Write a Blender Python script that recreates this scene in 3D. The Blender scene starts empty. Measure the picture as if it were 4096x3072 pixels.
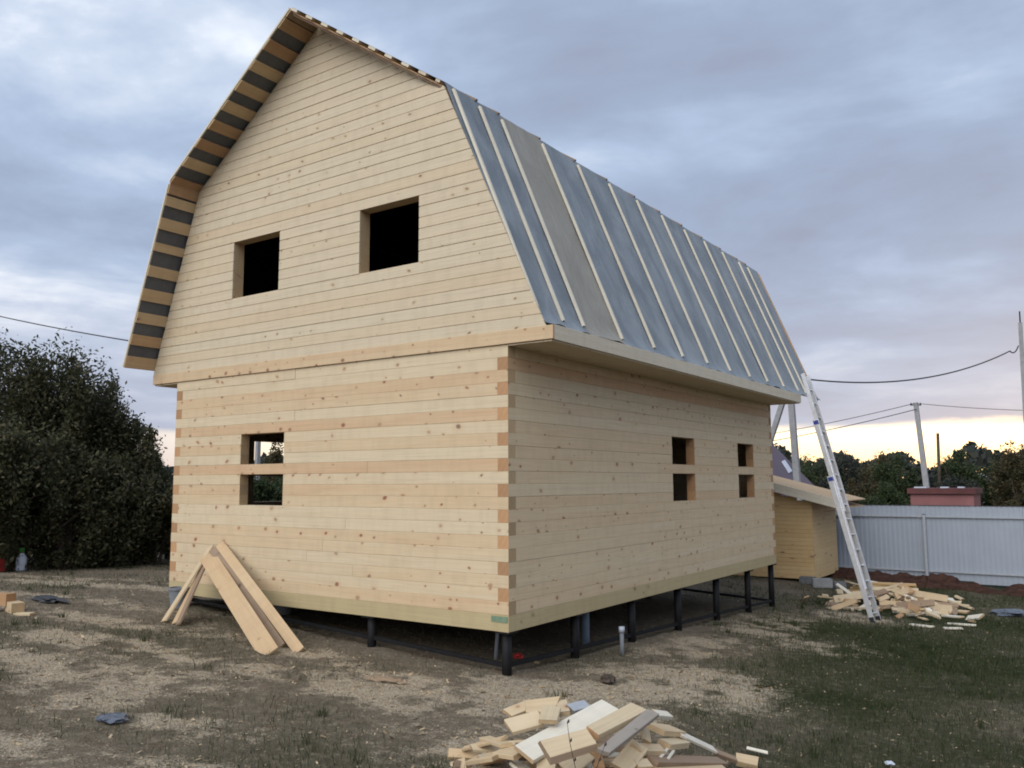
import bpy, bmesh, math, random
import numpy as np
from mathutils import Vector, Matrix, noise as mnoise

random.seed(7)
rng = np.random.default_rng(11)
scene = bpy.context.scene
COL = scene.collection

# ------------------------------------------------------------------ camera
cam_data = bpy.data.cameras.new("camera")
cam = bpy.data.objects.new("camera", cam_data)
COL.objects.link(cam)
yaw, pitch, roll = 0.6025, 0.1156, -0.0043
rt = Vector((math.cos(yaw), math.sin(yaw), 0))
fw = Vector((-math.sin(yaw) * math.cos(pitch), math.cos(yaw) * math.cos(pitch), math.sin(pitch)))
up = rt.cross(fw)
R_ = rt * math.cos(roll) + up * math.sin(roll)
U_ = -rt * math.sin(roll) + up * math.cos(roll)
m = Matrix((R_, U_, -fw)).transposed().to_4x4()
m.translation = Vector((5.216, -7.505, 1.5705))
cam.matrix_world = m
cam_data.sensor_width = 36.0
cam_data.lens = 3387.4 / 4096 * 36.0
cam_data.clip_start = 0.05
cam_data.clip_end = 4000
scene.camera = cam

# ------------------------------------------------------------------ light and exposure
scene.view_settings.view_transform = 'Standard'
scene.view_settings.look = 'None'
scene.view_settings.gamma = 1.0
scene.view_settings.exposure = 0.8
scene.cycles.filter_width = 1.9
SUN_DIR = Vector((0.04, -0.78, 0.61)).normalized()      # towards an added fill lamp that brightens the front; sunset is opposite
sun_data = bpy.data.lights.new("sun", 'SUN')
sun_data.energy = 1.4
sun_data.angle = math.radians(60)
sun_data.color = (1.0, 0.955, 0.89)
sun = bpy.data.objects.new("sun", sun_data)
COL.objects.link(sun)
sun.rotation_euler = SUN_DIR.to_track_quat('Z', 'Y').to_euler()


class NT:
    """small helper for node trees"""
    def __init__(self, tree):
        self.t = tree
        tree.nodes.clear()

    def n(self, typ, **kw):
        nd = self.t.nodes.new(typ)
        for k, v in kw.items():
            if k.startswith('i_'):
                key = k[2:]
                key = int(key) if key.isdigit() else key
                self.set(nd.inputs[key], v)
            else:
                setattr(nd, k, v)
        return nd

    def set(self, sock, v):
        if isinstance(v, bpy.types.NodeSocket):
            self.t.links.new(v, sock)
        else:
            sock.default_value = v

    def math(self, op, a, b=0.0, c=0.0, clamp=False):
        nd = self.n('ShaderNodeMath', operation=op, use_clamp=clamp)
        for s, v in zip(nd.inputs, (a, b, c)):
            self.set(s, v)
        return nd.outputs[0]

    def vmath(self, op, a, b=(0, 0, 0)):
        nd = self.n('ShaderNodeVectorMath', operation=op)
        self.set(nd.inputs[0], a)
        self.set(nd.inputs[1], b)
        return nd.outputs[0]

    def mix(self, fac, a, b, blend='MIX'):
        nd = self.n('ShaderNodeMix', data_type='RGBA', blend_type=blend)
        self.set(nd.inputs[0], fac)
        for s, v in ((nd.inputs[6], a), (nd.inputs[7], b)):
            if isinstance(v, tuple) and len(v) == 3:
                v = (*v, 1)
            self.set(s, v)
        return nd.outputs[2]

    def noise(self, vec, scale, detail=2.0, rough=0.5, dist=0.0):
        nd = self.n('ShaderNodeTexNoise')
        self.set(nd.inputs['Vector'], vec)
        nd.inputs['Scale'].default_value = scale
        nd.inputs['Detail'].default_value = detail
        nd.inputs['Roughness'].default_value = rough
        nd.inputs['Distortion'].default_value = dist
        return nd.outputs['Fac']

    def ramp(self, fac, stops, interp='LINEAR'):
        nd = self.n('ShaderNodeValToRGB')
        cr = nd.color_ramp
        cr.interpolation = interp
        while len(cr.elements) < len(stops):
            cr.elements.new(0.5)
        for e, (p, c) in zip(cr.elements, stops):
            e.position = p
            e.color = (*c, 1) if isinstance(c, tuple) else (c, c, c, 1)
        self.set(nd.inputs[0], fac)
        return nd.outputs[0]

    def mapr(self, v, a, b, c=0.0, d=1.0, smooth=True):
        nd = self.n('ShaderNodeMapRange', interpolation_type='SMOOTHSTEP' if smooth else 'LINEAR')
        for s, x in zip(nd.inputs, (v, a, b, c, d)):
            self.set(s, x)
        return nd.outputs[0]

    def scale(self, vec, s):
        nd = self.n('ShaderNodeMapping')
        self.set(nd.inputs[0], vec)
        nd.inputs['Scale'].default_value = s
        return nd.outputs[0]


world = bpy.data.worlds.new("World")
scene.world = world
world.use_nodes = True
w = NT(world.node_tree)
tc = w.n('ShaderNodeTexCoord').outputs['Generated']
sep = w.n('ShaderNodeSeparateXYZ')
w.set(sep.inputs[0], tc)
dx, dy, dz = sep.outputs
sky = w.n('ShaderNodeTexSky', sky_type='NISHITA', sun_disc=False, sun_elevation=math.radians(4.0),
          sun_rotation=math.radians(2.0), altitude=150.0, air_density=1.0, dust_density=1.2, ozone_density=1.4)
clear = w.vmath('SCALE', sky.outputs[0])
clear.node.inputs['Scale'].default_value = 0.06
# cloud deck: directions projected on a flat layer
zz = w.math('ADD', w.math('MAXIMUM', dz, 0.0), 0.13)
comb = w.n('ShaderNodeCombineXYZ')
w.set(comb.inputs[0], w.math('DIVIDE', dx, zz))
w.set(comb.inputs[1], w.math('DIVIDE', dy, zz))
cp = comb.outputs[0]
CLOUD_SHIFT = (-17.626, -17.789, -13.253)
cp = w.vmath('ADD', cp, CLOUD_SHIFT)
n1 = w.noise(cp, 0.8, 7.0, 0.55, 0.4)
n2 = w.noise(w.vmath('ADD', cp, (13.1, 4.7, 2.2)), 0.42, 4.0, 0.5, 0.2)
n3 = w.noise(w.vmath('ADD', cp, (3.3, 8.1, 5.2)), 2.6, 5.0, 0.55, 0.3)
thick = w.math('ADD', w.math('ADD', w.math('MULTIPLY', n1, 0.60), w.math('MULTIPLY', n2, 0.40)), w.math('MULTIPLY', w.math('SUBTRACT', n3, 0.5), 0.22))
cloud = w.ramp(thick, [(0.37, (0.66, 0.68, 0.71)), (0.43, (0.40, 0.455, 0.55)), (0.49, (0.275, 0.34, 0.455)),
                       (0.55, (0.225, 0.275, 0.375)), (0.62, (0.205, 0.235, 0.315)), (0.70, (0.185, 0.205, 0.27))])
# lilac grey haze low over the horizon
low = w.mapr(dz, 0.02, 0.30, 1.0, 0.0)
cloud = w.mix(w.math('MULTIPLY', low, 0.72), cloud, (0.32, 0.325, 0.385))
# open strip under the deck, towards the sunset (+Y)
az = w.mapr(w.math('DIVIDE', dy, w.math('SQRT', w.math('ADD', w.math('MULTIPLY', dx, dx), w.math('MULTIPLY', dy, dy)))), 0.25, 0.93, 0.12, 1.0)
edge = w.math('ADD', 0.061, w.math('MULTIPLY', w.math('SUBTRACT', n1, 0.5), 0.035))
strip = w.mapr(w.math('SUBTRACT', edge, dz), -0.004, 0.007, 0.0, 1.0)
strip = w.math('MULTIPLY', strip, w.math('POWER', az, 0.4))
glow = w.mix(w.mapr(dz, 0.0, 0.055), (0.92, 0.68, 0.42), (1.2, 1.02, 0.74))
glow = w.mix(0.25, glow, clear)
glow = w.mix(w.mapr(az, 0.15, 0.85), (0.37, 0.325, 0.365), glow)
deck = w.mix(0.06, cloud, clear)
final = w.mix(strip, deck, glow)
bg = w.n('ShaderNodeBackground')
w.set(bg.inputs[0], final)
bg.inputs[1].default_value = 1.0
wo = w.n('ShaderNodeOutputWorld')
w.set(wo.inputs[0], bg.outputs[0])

# ------------------------------------------------------------------ materials
MATS = {}


def new_mat(name):
    mt = bpy.data.materials.new(name)
    mt.use_nodes = True
    MATS[name] = mt
    return mt, NT(mt.node_tree)


def finish(k, color, rough=0.7, bump=None, bstr=0.3, bdist=0.01, spec=0.3, metal=0.0, trans=0.0):
    b = k.n('ShaderNodeBsdfPrincipled')
    k.set(b.inputs['Base Color'], (*color, 1) if isinstance(color, tuple) else color)
    k.set(b.inputs['Roughness'], rough)
    k.set(b.inputs['Metallic'], metal)
    b.inputs['Specular IOR Level'].default_value = spec
    if bump is not None:
        bn = k.n('ShaderNodeBump')
        k.set(bn.inputs['Height'], bump)
        bn.inputs['Strength'].default_value = bstr
        bn.inputs['Distance'].default_value = bdist
        k.set(b.inputs['Normal'], bn.outputs[0])
    o = k.n('ShaderNodeOutputMaterial')
    if trans > 0:
        tr = k.n('ShaderNodeBsdfTranslucent')
        k.set(tr.inputs[0], (*color, 1) if isinstance(color, tuple) else color)
        mx = k.n('ShaderNodeMixShader')
        mx.inputs[0].default_value = trans
        k.set(mx.inputs[1], b.outputs[0])
        k.set(mx.inputs[2], tr.outputs[0])
        k.set(o.inputs[0], mx.outputs[0])
    else:
        k.set(o.inputs[0], b.outputs[0])
    return b


def wood(name, pale, mid, deep, knots=0.5, knot_col=(0.17, 0.07, 0.035), kscale=(4.4, 6.0, 5.8), kr=0.095, rough=0.62, stain=0.5):
    """pine sawn along the object's own X; the custom property 'tone' moves it from pale sapwood to orange heartwood"""
    mt, k = new_mat(name)
    oc = k.n('ShaderNodeTexCoord').outputs['Object']
    rnd = k.n('ShaderNodeObjectInfo').outputs['Random']
    off = k.n('ShaderNodeCombineXYZ')
    k.set(off.inputs[0], k.math('MULTIPLY', rnd, 71.0))
    k.set(off.inputs[1], k.math('MULTIPLY', rnd, 13.0))
    k.set(off.inputs[2], k.math('MULTIPLY', rnd, 37.0))
    v = k.vmath('ADD', oc, off.outputs[0])
    tone = k.n('ShaderNodeAttribute', attribute_type='OBJECT', attribute_name='tone').outputs['Fac']
    broad = k.noise(k.scale(v, (0.5, 3.0, 7.0)), 1.0, 4.0, 0.6, 0.9)
    t = k.math('ADD', tone, k.math('MULTIPLY', k.math('SUBTRACT', broad, 0.5), stain))
    col = k.ramp(t, [(0.0, pale), (0.5, mid), (1.0, deep)])
    grain = k.noise(k.scale(v, (1.3, 60.0, 75.0)), 1.0, 3.0, 0.6, 0.8)
    col = k.mix(1.0, col, k.ramp(grain, [(0.30, 0.88), (0.5, 0.98), (0.7, 1.04)]), 'MULTIPLY')
    # faint planing and weather marks across the board
    marks = k.noise(k.scale(v, (9.0, 1.5, 1.5)), 1.0, 2.0, 0.5)
    col = k.mix(1.0, col, k.ramp(marks, [(0.32, 0.94), (0.55, 1.0)]), 'MULTIPLY')
    if knots > 0:
        vn = k.n('ShaderNodeTexVoronoi', feature='F1', voronoi_dimensions='2D')
        wob = k.noise(v, 9.0, 1.0)
        sx_ = k.n('ShaderNodeSeparateXYZ')
        k.set(sx_.inputs[0], k.scale(v, kscale))
        cx_ = k.n('ShaderNodeCombineXYZ')
        k.set(cx_.inputs[0], k.math('ADD', sx_.outputs[0], k.math('MULTIPLY', sx_.outputs[2], k.math('SUBTRACT', k.math('FRACT', k.math('MULTIPLY', rnd, 3.7)), 0.5))))
        k.set(cx_.inputs[1], k.math('ADD', sx_.outputs[2], k.math('MULTIPLY', sx_.outputs[1], 0.6)))
        vv = cx_.outputs[0]
        wv = k.n('ShaderNodeCombineXYZ')
        k.set(wv.inputs[0], k.math('MULTIPLY', k.math('SUBTRACT', wob, 0.5), 0.12))
        k.set(vn.inputs['Vector'], k.vmath('ADD', vv, wv.outputs[0]))
        vn.inputs['Scale'].default_value = 1.0
        sc = k.n('ShaderNodeSeparateColor')
        k.set(sc.inputs[0], vn.outputs['Color'])
        share = k.math('MULTIPLY', k.ramp(k.math('FRACT', k.math('MULTIPLY', rnd, 7.31)), [(0.0, 0.15), (0.35, 0.6), (1.0, 1.35)]), knots)
        has = k.math('LESS_THAN', sc.outputs[0], share)
        rad = k.math('MULTIPLY_ADD', k.math('POWER', sc.outputs[1], 1.6), kr * 1.5, kr * 0.5)
        d = k.math('DIVIDE', vn.outputs['Distance'], rad)
        core = k.math('MULTIPLY', k.mapr(d, 0.55, 1.05, 1.0, 0.0), has)
        halo = k.math('MULTIPLY', k.mapr(d, 0.7, 2.6, 0.30, 0.0), has)
        col = k.mix(halo, col, deep)
        kc = k.mix(sc.outputs[2], knot_col, (0.22, 0.165, 0.115))
        kc = k.mix(k.mapr(d, 0.1, 0.6, 0.35, 0.0), kc, (0.12, 0.055, 0.035))
        col = k.mix(k.math('MULTIPLY', core, k.math('MULTIPLY_ADD', k.math('FRACT', k.math('MULTIPLY', sc.outputs[0], 17.3)), 0.5, 0.45)), col, kc)
    finish(k, col, rough, grain, 0.12, 0.004, 0.35)
    return mt


M_LOG = wood('pine_log', (0.625, 0.524, 0.361), (0.60, 0.456, 0.290), (0.54, 0.348, 0.20), 0.58, (0.25, 0.085, 0.045), stain=0.75)
M_SIDING = wood('pine_siding', (0.603, 0.518, 0.380), (0.583, 0.458, 0.302), (0.49, 0.325, 0.17), 0.36, (0.20, 0.13, 0.08), (4.6, 5.0, 6.8), 0.075, 0.66, 0.32)
M_PLANK = wood('pine_plank', (0.58, 0.47, 0.31), (0.52, 0.37, 0.215), (0.40, 0.23, 0.11), 0.3, (0.22, 0.10, 0.05), (4, 7, 7), 0.09)
M_SHEATH = wood('sheathing_pine', (0.54, 0.405, 0.245), (0.47, 0.31, 0.17), (0.33, 0.19, 0.105), 0.3, (0.12, 0.05, 0.025), (3, 7, 7), 0.10, 0.7, 0.7)
M_OLIVE = wood('treated_base', (0.47, 0.40, 0.24), (0.44, 0.35, 0.19), (0.38, 0.28, 0.14), 0.3, (0.16, 0.09, 0.04))
M_SHED = wood('shed_pine', (0.66, 0.485, 0.26), (0.60, 0.41, 0.20), (0.48, 0.29, 0.13), 0.3, (0.2, 0.09, 0.04), (2, 5, 6), 0.10, 0.6)
M_BATTEN = wood('pale_batten', (0.68, 0.635, 0.53), (0.62, 0.54, 0.41), (0.48, 0.35, 0.23), 0.0, rough=0.7)
M_GREYWOOD = wood('weathered_board', (0.31, 0.275, 0.235), (0.27, 0.235, 0.195), (0.22, 0.18, 0.14), 0.2, (0.1, 0.08, 0.06))
M_BROWNWOOD = wood('brown_board', (0.30, 0.215, 0.145), (0.24, 0.16, 0.10), (0.15, 0.095, 0.06), 0.2, (0.08, 0.04, 0.02))


def endgrain(name, a, b):
    mt, k = new_mat(name)
    oc = k.n('ShaderNodeTexCoord').outputs['Object']
    rnd = k.n('ShaderNodeObjectInfo').outputs['Random']
    rv = k.n('ShaderNodeCombineXYZ')
    k.set(rv.inputs[1], k.math('MULTIPLY', rnd, 9.0))
    k.set(rv.inputs[2], k.math('MULTIPLY', rnd, 5.0))
    wv = k.n('ShaderNodeTexWave', wave_type='RINGS', rings_direction='X')
    k.set(wv.inputs['Vector'], k.vmath('ADD', oc, rv.outputs[0]))
    wv.inputs['Scale'].default_value = 5.0
    wv.inputs['Distortion'].default_value = 2.0
    wv.inputs['Detail'].default_value = 2.0
    n = k.noise(oc, 14.0, 3.0)
    col = k.mix(k.math('MULTIPLY', wv.outputs['Fac'], 0.25), a, b)
    col = k.mix(k.math('MULTIPLY', n, 0.4), col, b)
    tint = k.ramp(rnd, [(0.0, 0.78), (1.0, 1.12)])
    col = k.mix(1.0, col, tint, 'MULTIPLY')
    finish(k, col, 0.8)
    return mt


M_END = endgrain('end_grain', (0.48, 0.285, 0.15), (0.35, 0.19, 0.095))
M_END_PALE = endgrain('end_grain_pale', (0.46, 0.34, 0.20), (0.36, 0.24, 0.13))


def plain(name, col, rough=0.6, spec=0.3, metal=0.0, var=0.15, nscale=12.0, bstr=0.15, bdist=0.004):
    mt, k = new_mat(name)
    oc = k.n('ShaderNodeTexCoord').outputs['Object']
    n = k.noise(oc, nscale, 5.0, 0.6)
    c = k.mix(1.0, tuple(col), k.ramp(n, [(0.25, 1.0 - var), (0.75, 1.0 + var)]), 'MULTIPLY')
    finish(k, c, rough, n, bstr, bdist, spec, metal)
    return mt


def membrane(name, col, col2, rough):
    mt, k = new_mat(name)
    oc = k.n('ShaderNodeTexCoord').outputs['Object']
    big = k.noise(k.scale(oc, (1.0, 1.7, 0.8)), 1.5, 4.0, 0.6, 0.5)
    weave = k.noise(oc, 220.0, 1.0)
    wr = k.noise(k.scale(oc, (1.0, 3.0, 0.7)), 3.0, 3.0, 0.55, 0.6)
    c = k.mix(k.mapr(big, 0.3, 0.72), col, col2)
    c = k.mix(k.math('MULTIPLY', k.mapr(k.noise(oc, 5.5, 4.0, 0.7), 0.66, 0.74), 0.5), c, tuple(x * 0.55 for x in col))
    c = k.mix(1.0, c, k.ramp(weave, [(0.3, 0.93), (0.7, 1.06)]), 'MULTIPLY')
    finish(k, c, rough, k.math('ADD', wr, k.math('MULTIPLY', weave, 0.02)), 0.6, 0.035, 0.3)
    return mt


M_MEMB = membrane('membrane_blue_grey', (0.158, 0.186, 0.217), (0.25, 0.283, 0.316), 0.62)
M_MEMB_BROWN = membrane('membrane_brown_grey', (0.235, 0.22, 0.19), (0.30, 0.285, 0.25), 0.55)
M_MEMB_DARK = membrane('membrane_underside', (0.085, 0.09, 0.098), (0.115, 0.12, 0.128), 0.7)
M_BLACKSTEEL = plain('black_pile_paint', (0.010, 0.010, 0.011), 0.65, 0.2, 0.0, 0.4)
M_ALU = plain('ladder_aluminium', (0.62, 0.63, 0.66), 0.38, 0.5, 0.75, 0.12)
M_BLACKPL = plain('black_plastic', (0.02, 0.02, 0.025), 0.5)
M_BLUEPL = plain('blue_plastic', (0.03, 0.05, 0.25), 0.45)
M_FENCE = plain('fence_steel', (0.32, 0.36, 0.42), 0.48, 0.4, 0.0, 0.05, 2.0, 0.03)
M_FENCEPOST = plain('fence_post_steel', (0.36, 0.385, 0.42), 0.55, 0.4, 0.0, 0.12)
M_CONC = plain('concrete', (0.29, 0.295, 0.305), 0.85, 0.2, 0.0, 0.18, 6.0, 0.4)
M_CONCDARK = plain('concrete_block', (0.17, 0.175, 0.185), 0.9, 0.2, 0.0, 0.3, 9.0, 0.5, 0.02)
M_WIRE = plain('cable', (0.03, 0.03, 0.035), 0.6)
M_PURPLE = plain('purple_roof', (0.085, 0.06, 0.085), 0.6, 0.3, 0.0, 0.12, 3.0)
M_RED = plain('red_wall', (0.25, 0.115, 0.115), 0.8, 0.2, 0.0, 0.2, 1.5)
M_REDDARK = plain('dark_red_roof', (0.115, 0.045, 0.045), 0.7, 0.2, 0.0, 0.25, 2.0)
M_HOUSEW = plain('pale_plaster', (0.5, 0.49, 0.46), 0.8, 0.2, 0.0, 0.1, 2.0)
M_GLASS = plain('window_glass', (0.05, 0.06, 0.08), 0.08, 0.6, 0.0, 0.05)
M_BARK = plain('bark', (0.075, 0.06, 0.048), 0.9, 0.1, 0.0, 0.4, 8.0, 0.8, 0.02)
M_CLAY = plain('red_clay', (0.055, 0.028, 0.021), 0.95, 0.1, 0.0, 0.55, 7.0, 0.9, 0.05)
M_REDCAN = plain('red_plastic', (0.27, 0.016, 0.014), 0.45)
M_WHITEPL = plain('white_plastic', (0.48, 0.52, 0.60), 0.5)
M_GREENPL = plain('green_plastic', (0.05, 0.30, 0.05), 0.5)
M_GREYPL = plain('grey_plastic', (0.19, 0.205, 0.225), 0.55)
M_BLUEPIPE = plain('blue_grey_pipe', (0.15, 0.20, 0.25), 0.5)
M_FILM = plain('blue_grey_film', (0.085, 0.097, 0.125), 0.3, 0.5, 0.0, 0.3, 8.0)
M_TARP = plain('dark_tarp', (0.04, 0.04, 0.044), 0.5, 0.4, 0.0, 0.4, 8.0)
M_GREENTAG = plain('green_stain', (0.17, 0.24, 0.165), 0.8, 0.2, 0.0, 0.2)
M_DARKSLOT = plain('inner_lining', (0.024, 0.024, 0.030), 0.95, 0.1)  # near-black colour standing in for the shade indoors


def leaf_mat(name, a, b, c, trans=0.25):
    mt, k = new_mat(name)
    oc = k.n('ShaderNodeTexCoord').outputs['Object']
    ri = k.n('ShaderNodeNewGeometry').outputs['Random Per Island']
    n = k.noise(oc, 0.9, 3.0, 0.6)
    t = k.math('ADD', k.math('MULTIPLY', ri, 0.55), k.math('MULTIPLY', n, 0.5))
    col = k.ramp(t, [(0.2, a), (0.55, b), (0.92, c)])
    finish(k, col, 0.6, spec=0.25, trans=trans)
    return mt


M_LEAF_DARK = leaf_mat('leaf_dark', (0.034, 0.041, 0.020), (0.057, 0.060, 0.029), (0.112, 0.094, 0.046))
M_LEAF_YEL = leaf_mat('leaf_yellow', (0.05, 0.045, 0.015), (0.13, 0.10, 0.02), (0.22, 0.15, 0.03))
M_LEAF_GRN = leaf_mat('leaf_green', (0.022, 0.038, 0.016), (0.040, 0.060, 0.024), (0.075, 0.085, 0.032))
M_LEAF_AUT = leaf_mat('leaf_autumn', (0.035, 0.04, 0.022), (0.065, 0.058, 0.028), (0.12, 0.08, 0.035))
M_LEAF_FAR = leaf_mat('leaf_far', (0.022, 0.03, 0.026), (0.035, 0.042, 0.034), (0.06, 0.058, 0.04))
M_GRASS = leaf_mat('grass_blade', (0.020, 0.031, 0.010), (0.038, 0.053, 0.018), (0.085, 0.088, 0.040), 0.2)
M_STRAW = leaf_mat('dry_straw', (0.10, 0.082, 0.056), (0.19, 0.152, 0.105), (0.32, 0.26, 0.18), 0.15)
M_CHIP = leaf_mat('wood_chip', (0.20, 0.145, 0.085), (0.36, 0.27, 0.165), (0.52, 0.42, 0.28), 0.0)


# ------------------------------------------------------------------ mesh helpers
def link(o, parent=None):
    COL.objects.link(o)
    if parent is not None:
        o.parent = parent
    return o


def mesh(name, verts, faces, mats, parent=None, idx=None, smooth=False, loc=None, rot=None, tone=None):
    me = bpy.data.meshes.new(name)
    me.from_pydata([tuple(map(float, v)) for v in verts], [], faces)
    for mt in (mats if isinstance(mats, (list, tuple)) else [mats]):
        me.materials.append(mt)
    if idx is not None:
        me.polygons.foreach_set('material_index', idx)
    if smooth:
        me.polygons.foreach_set('use_smooth', [True] * len(me.polygons))
    me.update()
    o = bpy.data.objects.new(name, me)
    if loc is not None:
        o.location = loc
    if rot is not None:
        o.rotation_euler = rot
    if tone is not None:
        o['tone'] = float(tone)
    return link(o, parent)


def empty(name, loc=(0, 0, 0), parent=None):
    o = bpy.data.objects.new(name, None)
    o.empty_display_size = 0.2
    o.location = loc
    return link(o, parent)


def tag(o, label=None, cat=None, group=None, kind=None):
    if label: o['label'] = label
    if cat: o['category'] = cat
    if group: o['group'] = group
    if kind: o['kind'] = kind
    return o


def wm(o):
    """world matrix without waiting for the dependency graph"""
    m_ = o.matrix_basis.copy()
    if o.parent is not None:
        m_ = wm(o.parent) @ o.matrix_parent_inverse @ m_
    return m_


def prism(profile, x0, x1):
    """profile: list of (y,z); extruded along x; last two faces are the ends"""
    n = len(profile)
    v = [(x0, y, z) for y, z in profile] + [(x1, y, z) for y, z in profile]
    f = [(i, (i + 1) % n, n + (i + 1) % n, n + i) for i in range(n)]
    f += [tuple(range(n - 1, -1, -1)), tuple(range(n, 2 * n))]
    return v, f


def chamfered(h, t, c=0.004):
    # outer face on y=0, wood towards +y
    return [(c, 0), (0, c), (0, h - c), (c, h), (t, h), (t, 0)]


def board(name, L, t, wd, mats, parent=None, c=0.003, tone=0.2, loc=None, rot=None, ends=True):
    """board with length on local x (0..L), thickness y (0..t), width z (0..wd)"""
    p = [(c, 0), (0, c), (0, wd - c), (c, wd), (t - c, wd), (t, wd - c), (t, c), (t - c, 0)]
    v, f = prism(p, 0, L)
    idx = [0] * len(p) + ([1, 1] if ends else [0, 0])
    return mesh(name, v, f, mats, parent, idx, loc=loc, rot=rot, tone=tone)


def box_mesh(x0, x1, y0, y1, z0, z1):
    v = [(x, y, z) for x in (x0, x1) for y in (y0, y1) for z in (z0, z1)]
    f = [(0, 1, 3, 2), (4, 6, 7, 5), (0, 4, 5, 1), (2, 3, 7, 6), (0, 2, 6, 4), (1, 5, 7, 3)]
    return v, f


def bar_between(name, A, B, wd, th, mats, parent=None, upv=(0, 0, 1), rolld=0, tone=0.2, c=0.002):
    """rectangular bar from A to B; wide face looks along upv rolled by rolld"""
    A = Vector(A); B = Vector(B)
    ax = (B - A); L = ax.length; ax.normalize()
    n = Vector(upv) - ax * Vector(upv).dot(ax)
    n.normalize()
    if rolld:
        n.rotate(Matrix.Rotation(math.radians(rolld), 3, ax))
    s = n.cross(ax)
    h, q = wd / 2, th / 2
    p = [(-h + c, -q), (-h, -q + c), (-h, q - c), (-h + c, q), (h - c, q), (h, q - c), (h, -q + c), (h - c, -q)]
    v, f = prism(p, -L / 2, L / 2)
    o = mesh(name, v, f, mats, None, [0] * 8 + ([1, 1] if isinstance(mats, (list, tuple)) and len(mats) > 1 else [0, 0]), tone=tone)
    M = Matrix((ax, s, n)).transposed().to_4x4()
    M.translation = (A + B) / 2
    o.matrix_world = M
    if parent is not None:
        o.parent = parent
        o.matrix_parent_inverse = wm(parent).inverted()
    return o


def tube_data(pts, radii, sides=10, caps=True):
    vs, fs = [], []
    pts = [Vector(p) for p in pts]
    prev = None
    for i, p in enumerate(pts):
        d = (pts[min(i + 1, len(pts) - 1)] - pts[max(i - 1, 0)]).normalized()
        if prev is None:
            a = d.orthogonal().normalized()
        else:
            a = (prev - d * prev.dot(d))
            a = a.normalized() if a.length > 1e-6 else d.orthogonal().normalized()
        prev = a
        b = d.cross(a)
        for k in range(sides):
            an = 2 * math.pi * k / sides
            vs.append(p + (a * math.cos(an) + b * math.sin(an)) * radii[i])
    for i in range(len(pts) - 1):
        for k in range(sides):
            k2 = (k + 1) % sides
            fs.append((i * sides + k, i * sides + k2, (i + 1) * sides + k2, (i + 1) * sides + k))
    if caps:
        fs.append(tuple(range(sides - 1, -1, -1)))
        fs.append(tuple(range((len(pts) - 1) * sides, len(pts) * sides)))
    return vs, fs


def tube(name, pts, radii, mat, parent=None, sides=10, smooth=True):
    if not isinstance(radii, (list, tuple)):
        radii = [radii] * len(pts)
    vs, fs = tube_data(pts, radii, sides)
    o = mesh(name, vs, fs, mat, None, smooth=smooth)
    if parent is not None:
        o.parent = parent
        o.matrix_parent_inverse = wm(parent).inverted()
    return o


def keep(o, parent):
    o.parent = parent
    o.matrix_parent_inverse = wm(parent).inverted()
    return o


# ------------------------------------------------------------------ ground
def sclip(v, a, b, s=0.8):
    return np.clip(v, a, b)


def ground_z(x, y):
    x = np.asarray(x, float); y = np.asarray(y, float)
    return -.46 - .038 * sclip(y, -9, 11) - .052 * sclip(x, -7, 3)


def gz(x, y):
    return float(ground_z(x, y))


def vnoise(x, y, s, seed=0):
    """cheap smooth value noise on arrays"""
    x = np.asarray(x, float) / s + seed * 17.3
    y = np.asarray(y, float) / s + seed * 5.9
    xi = np.floor(x).astype(int); yi = np.floor(y).astype(int)
    fx = x - xi; fy = y - yi
    fx = fx * fx * (3 - 2 * fx); fy = fy * fy * (3 - 2 * fy)

    def h(a, b):
        n = (a * 374761393 + b * 668265263 + seed * 974634777) & 0x7fffffff
        n = ((n ^ (n >> 13)) * 1274126177) & 0x7fffffff
        return (n % 65536) / 65535.0
    return (h(xi, yi) * (1 - fx) + h(xi + 1, yi) * fx) * (1 - fy) + (h(xi, yi + 1) * (1 - fx) + h(xi + 1, yi + 1) * fx) * fy


def fbm(x, y, s, seed=0):
    return (vnoise(x, y, s, seed) + 0.5 * vnoise(x, y, s / 2.1, seed + 1) + 0.25 * vnoise(x, y, s / 4.3, seed + 2)) / 1.75


def sawdust(x, y):
    """how much pale sawdust and chips lie here, 0..1"""
    x = np.asarray(x, float); y = np.asarray(y, float)
    m = np.zeros_like(x)
    for cx, cy, rx, ry, a, s in SAW:
        ca, sa = math.cos(a), math.sin(a)
        u = ((x - cx) * ca + (y - cy) * sa) / rx
        v = (-(x - cx) * sa + (y - cy) * ca) / ry
        m = np.maximum(m, s * np.exp(-(u * u + v * v) * 1.1))
    n = fbm(x, y, 0.75, 3)
    f = fbm(x, y, 0.22, 8)
    return np.clip(m * np.clip(.93 + (n - .5) * 2.4 + (f - .5) * 3.4, 0, 1.7) - 0.09, 0, 1)


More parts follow.
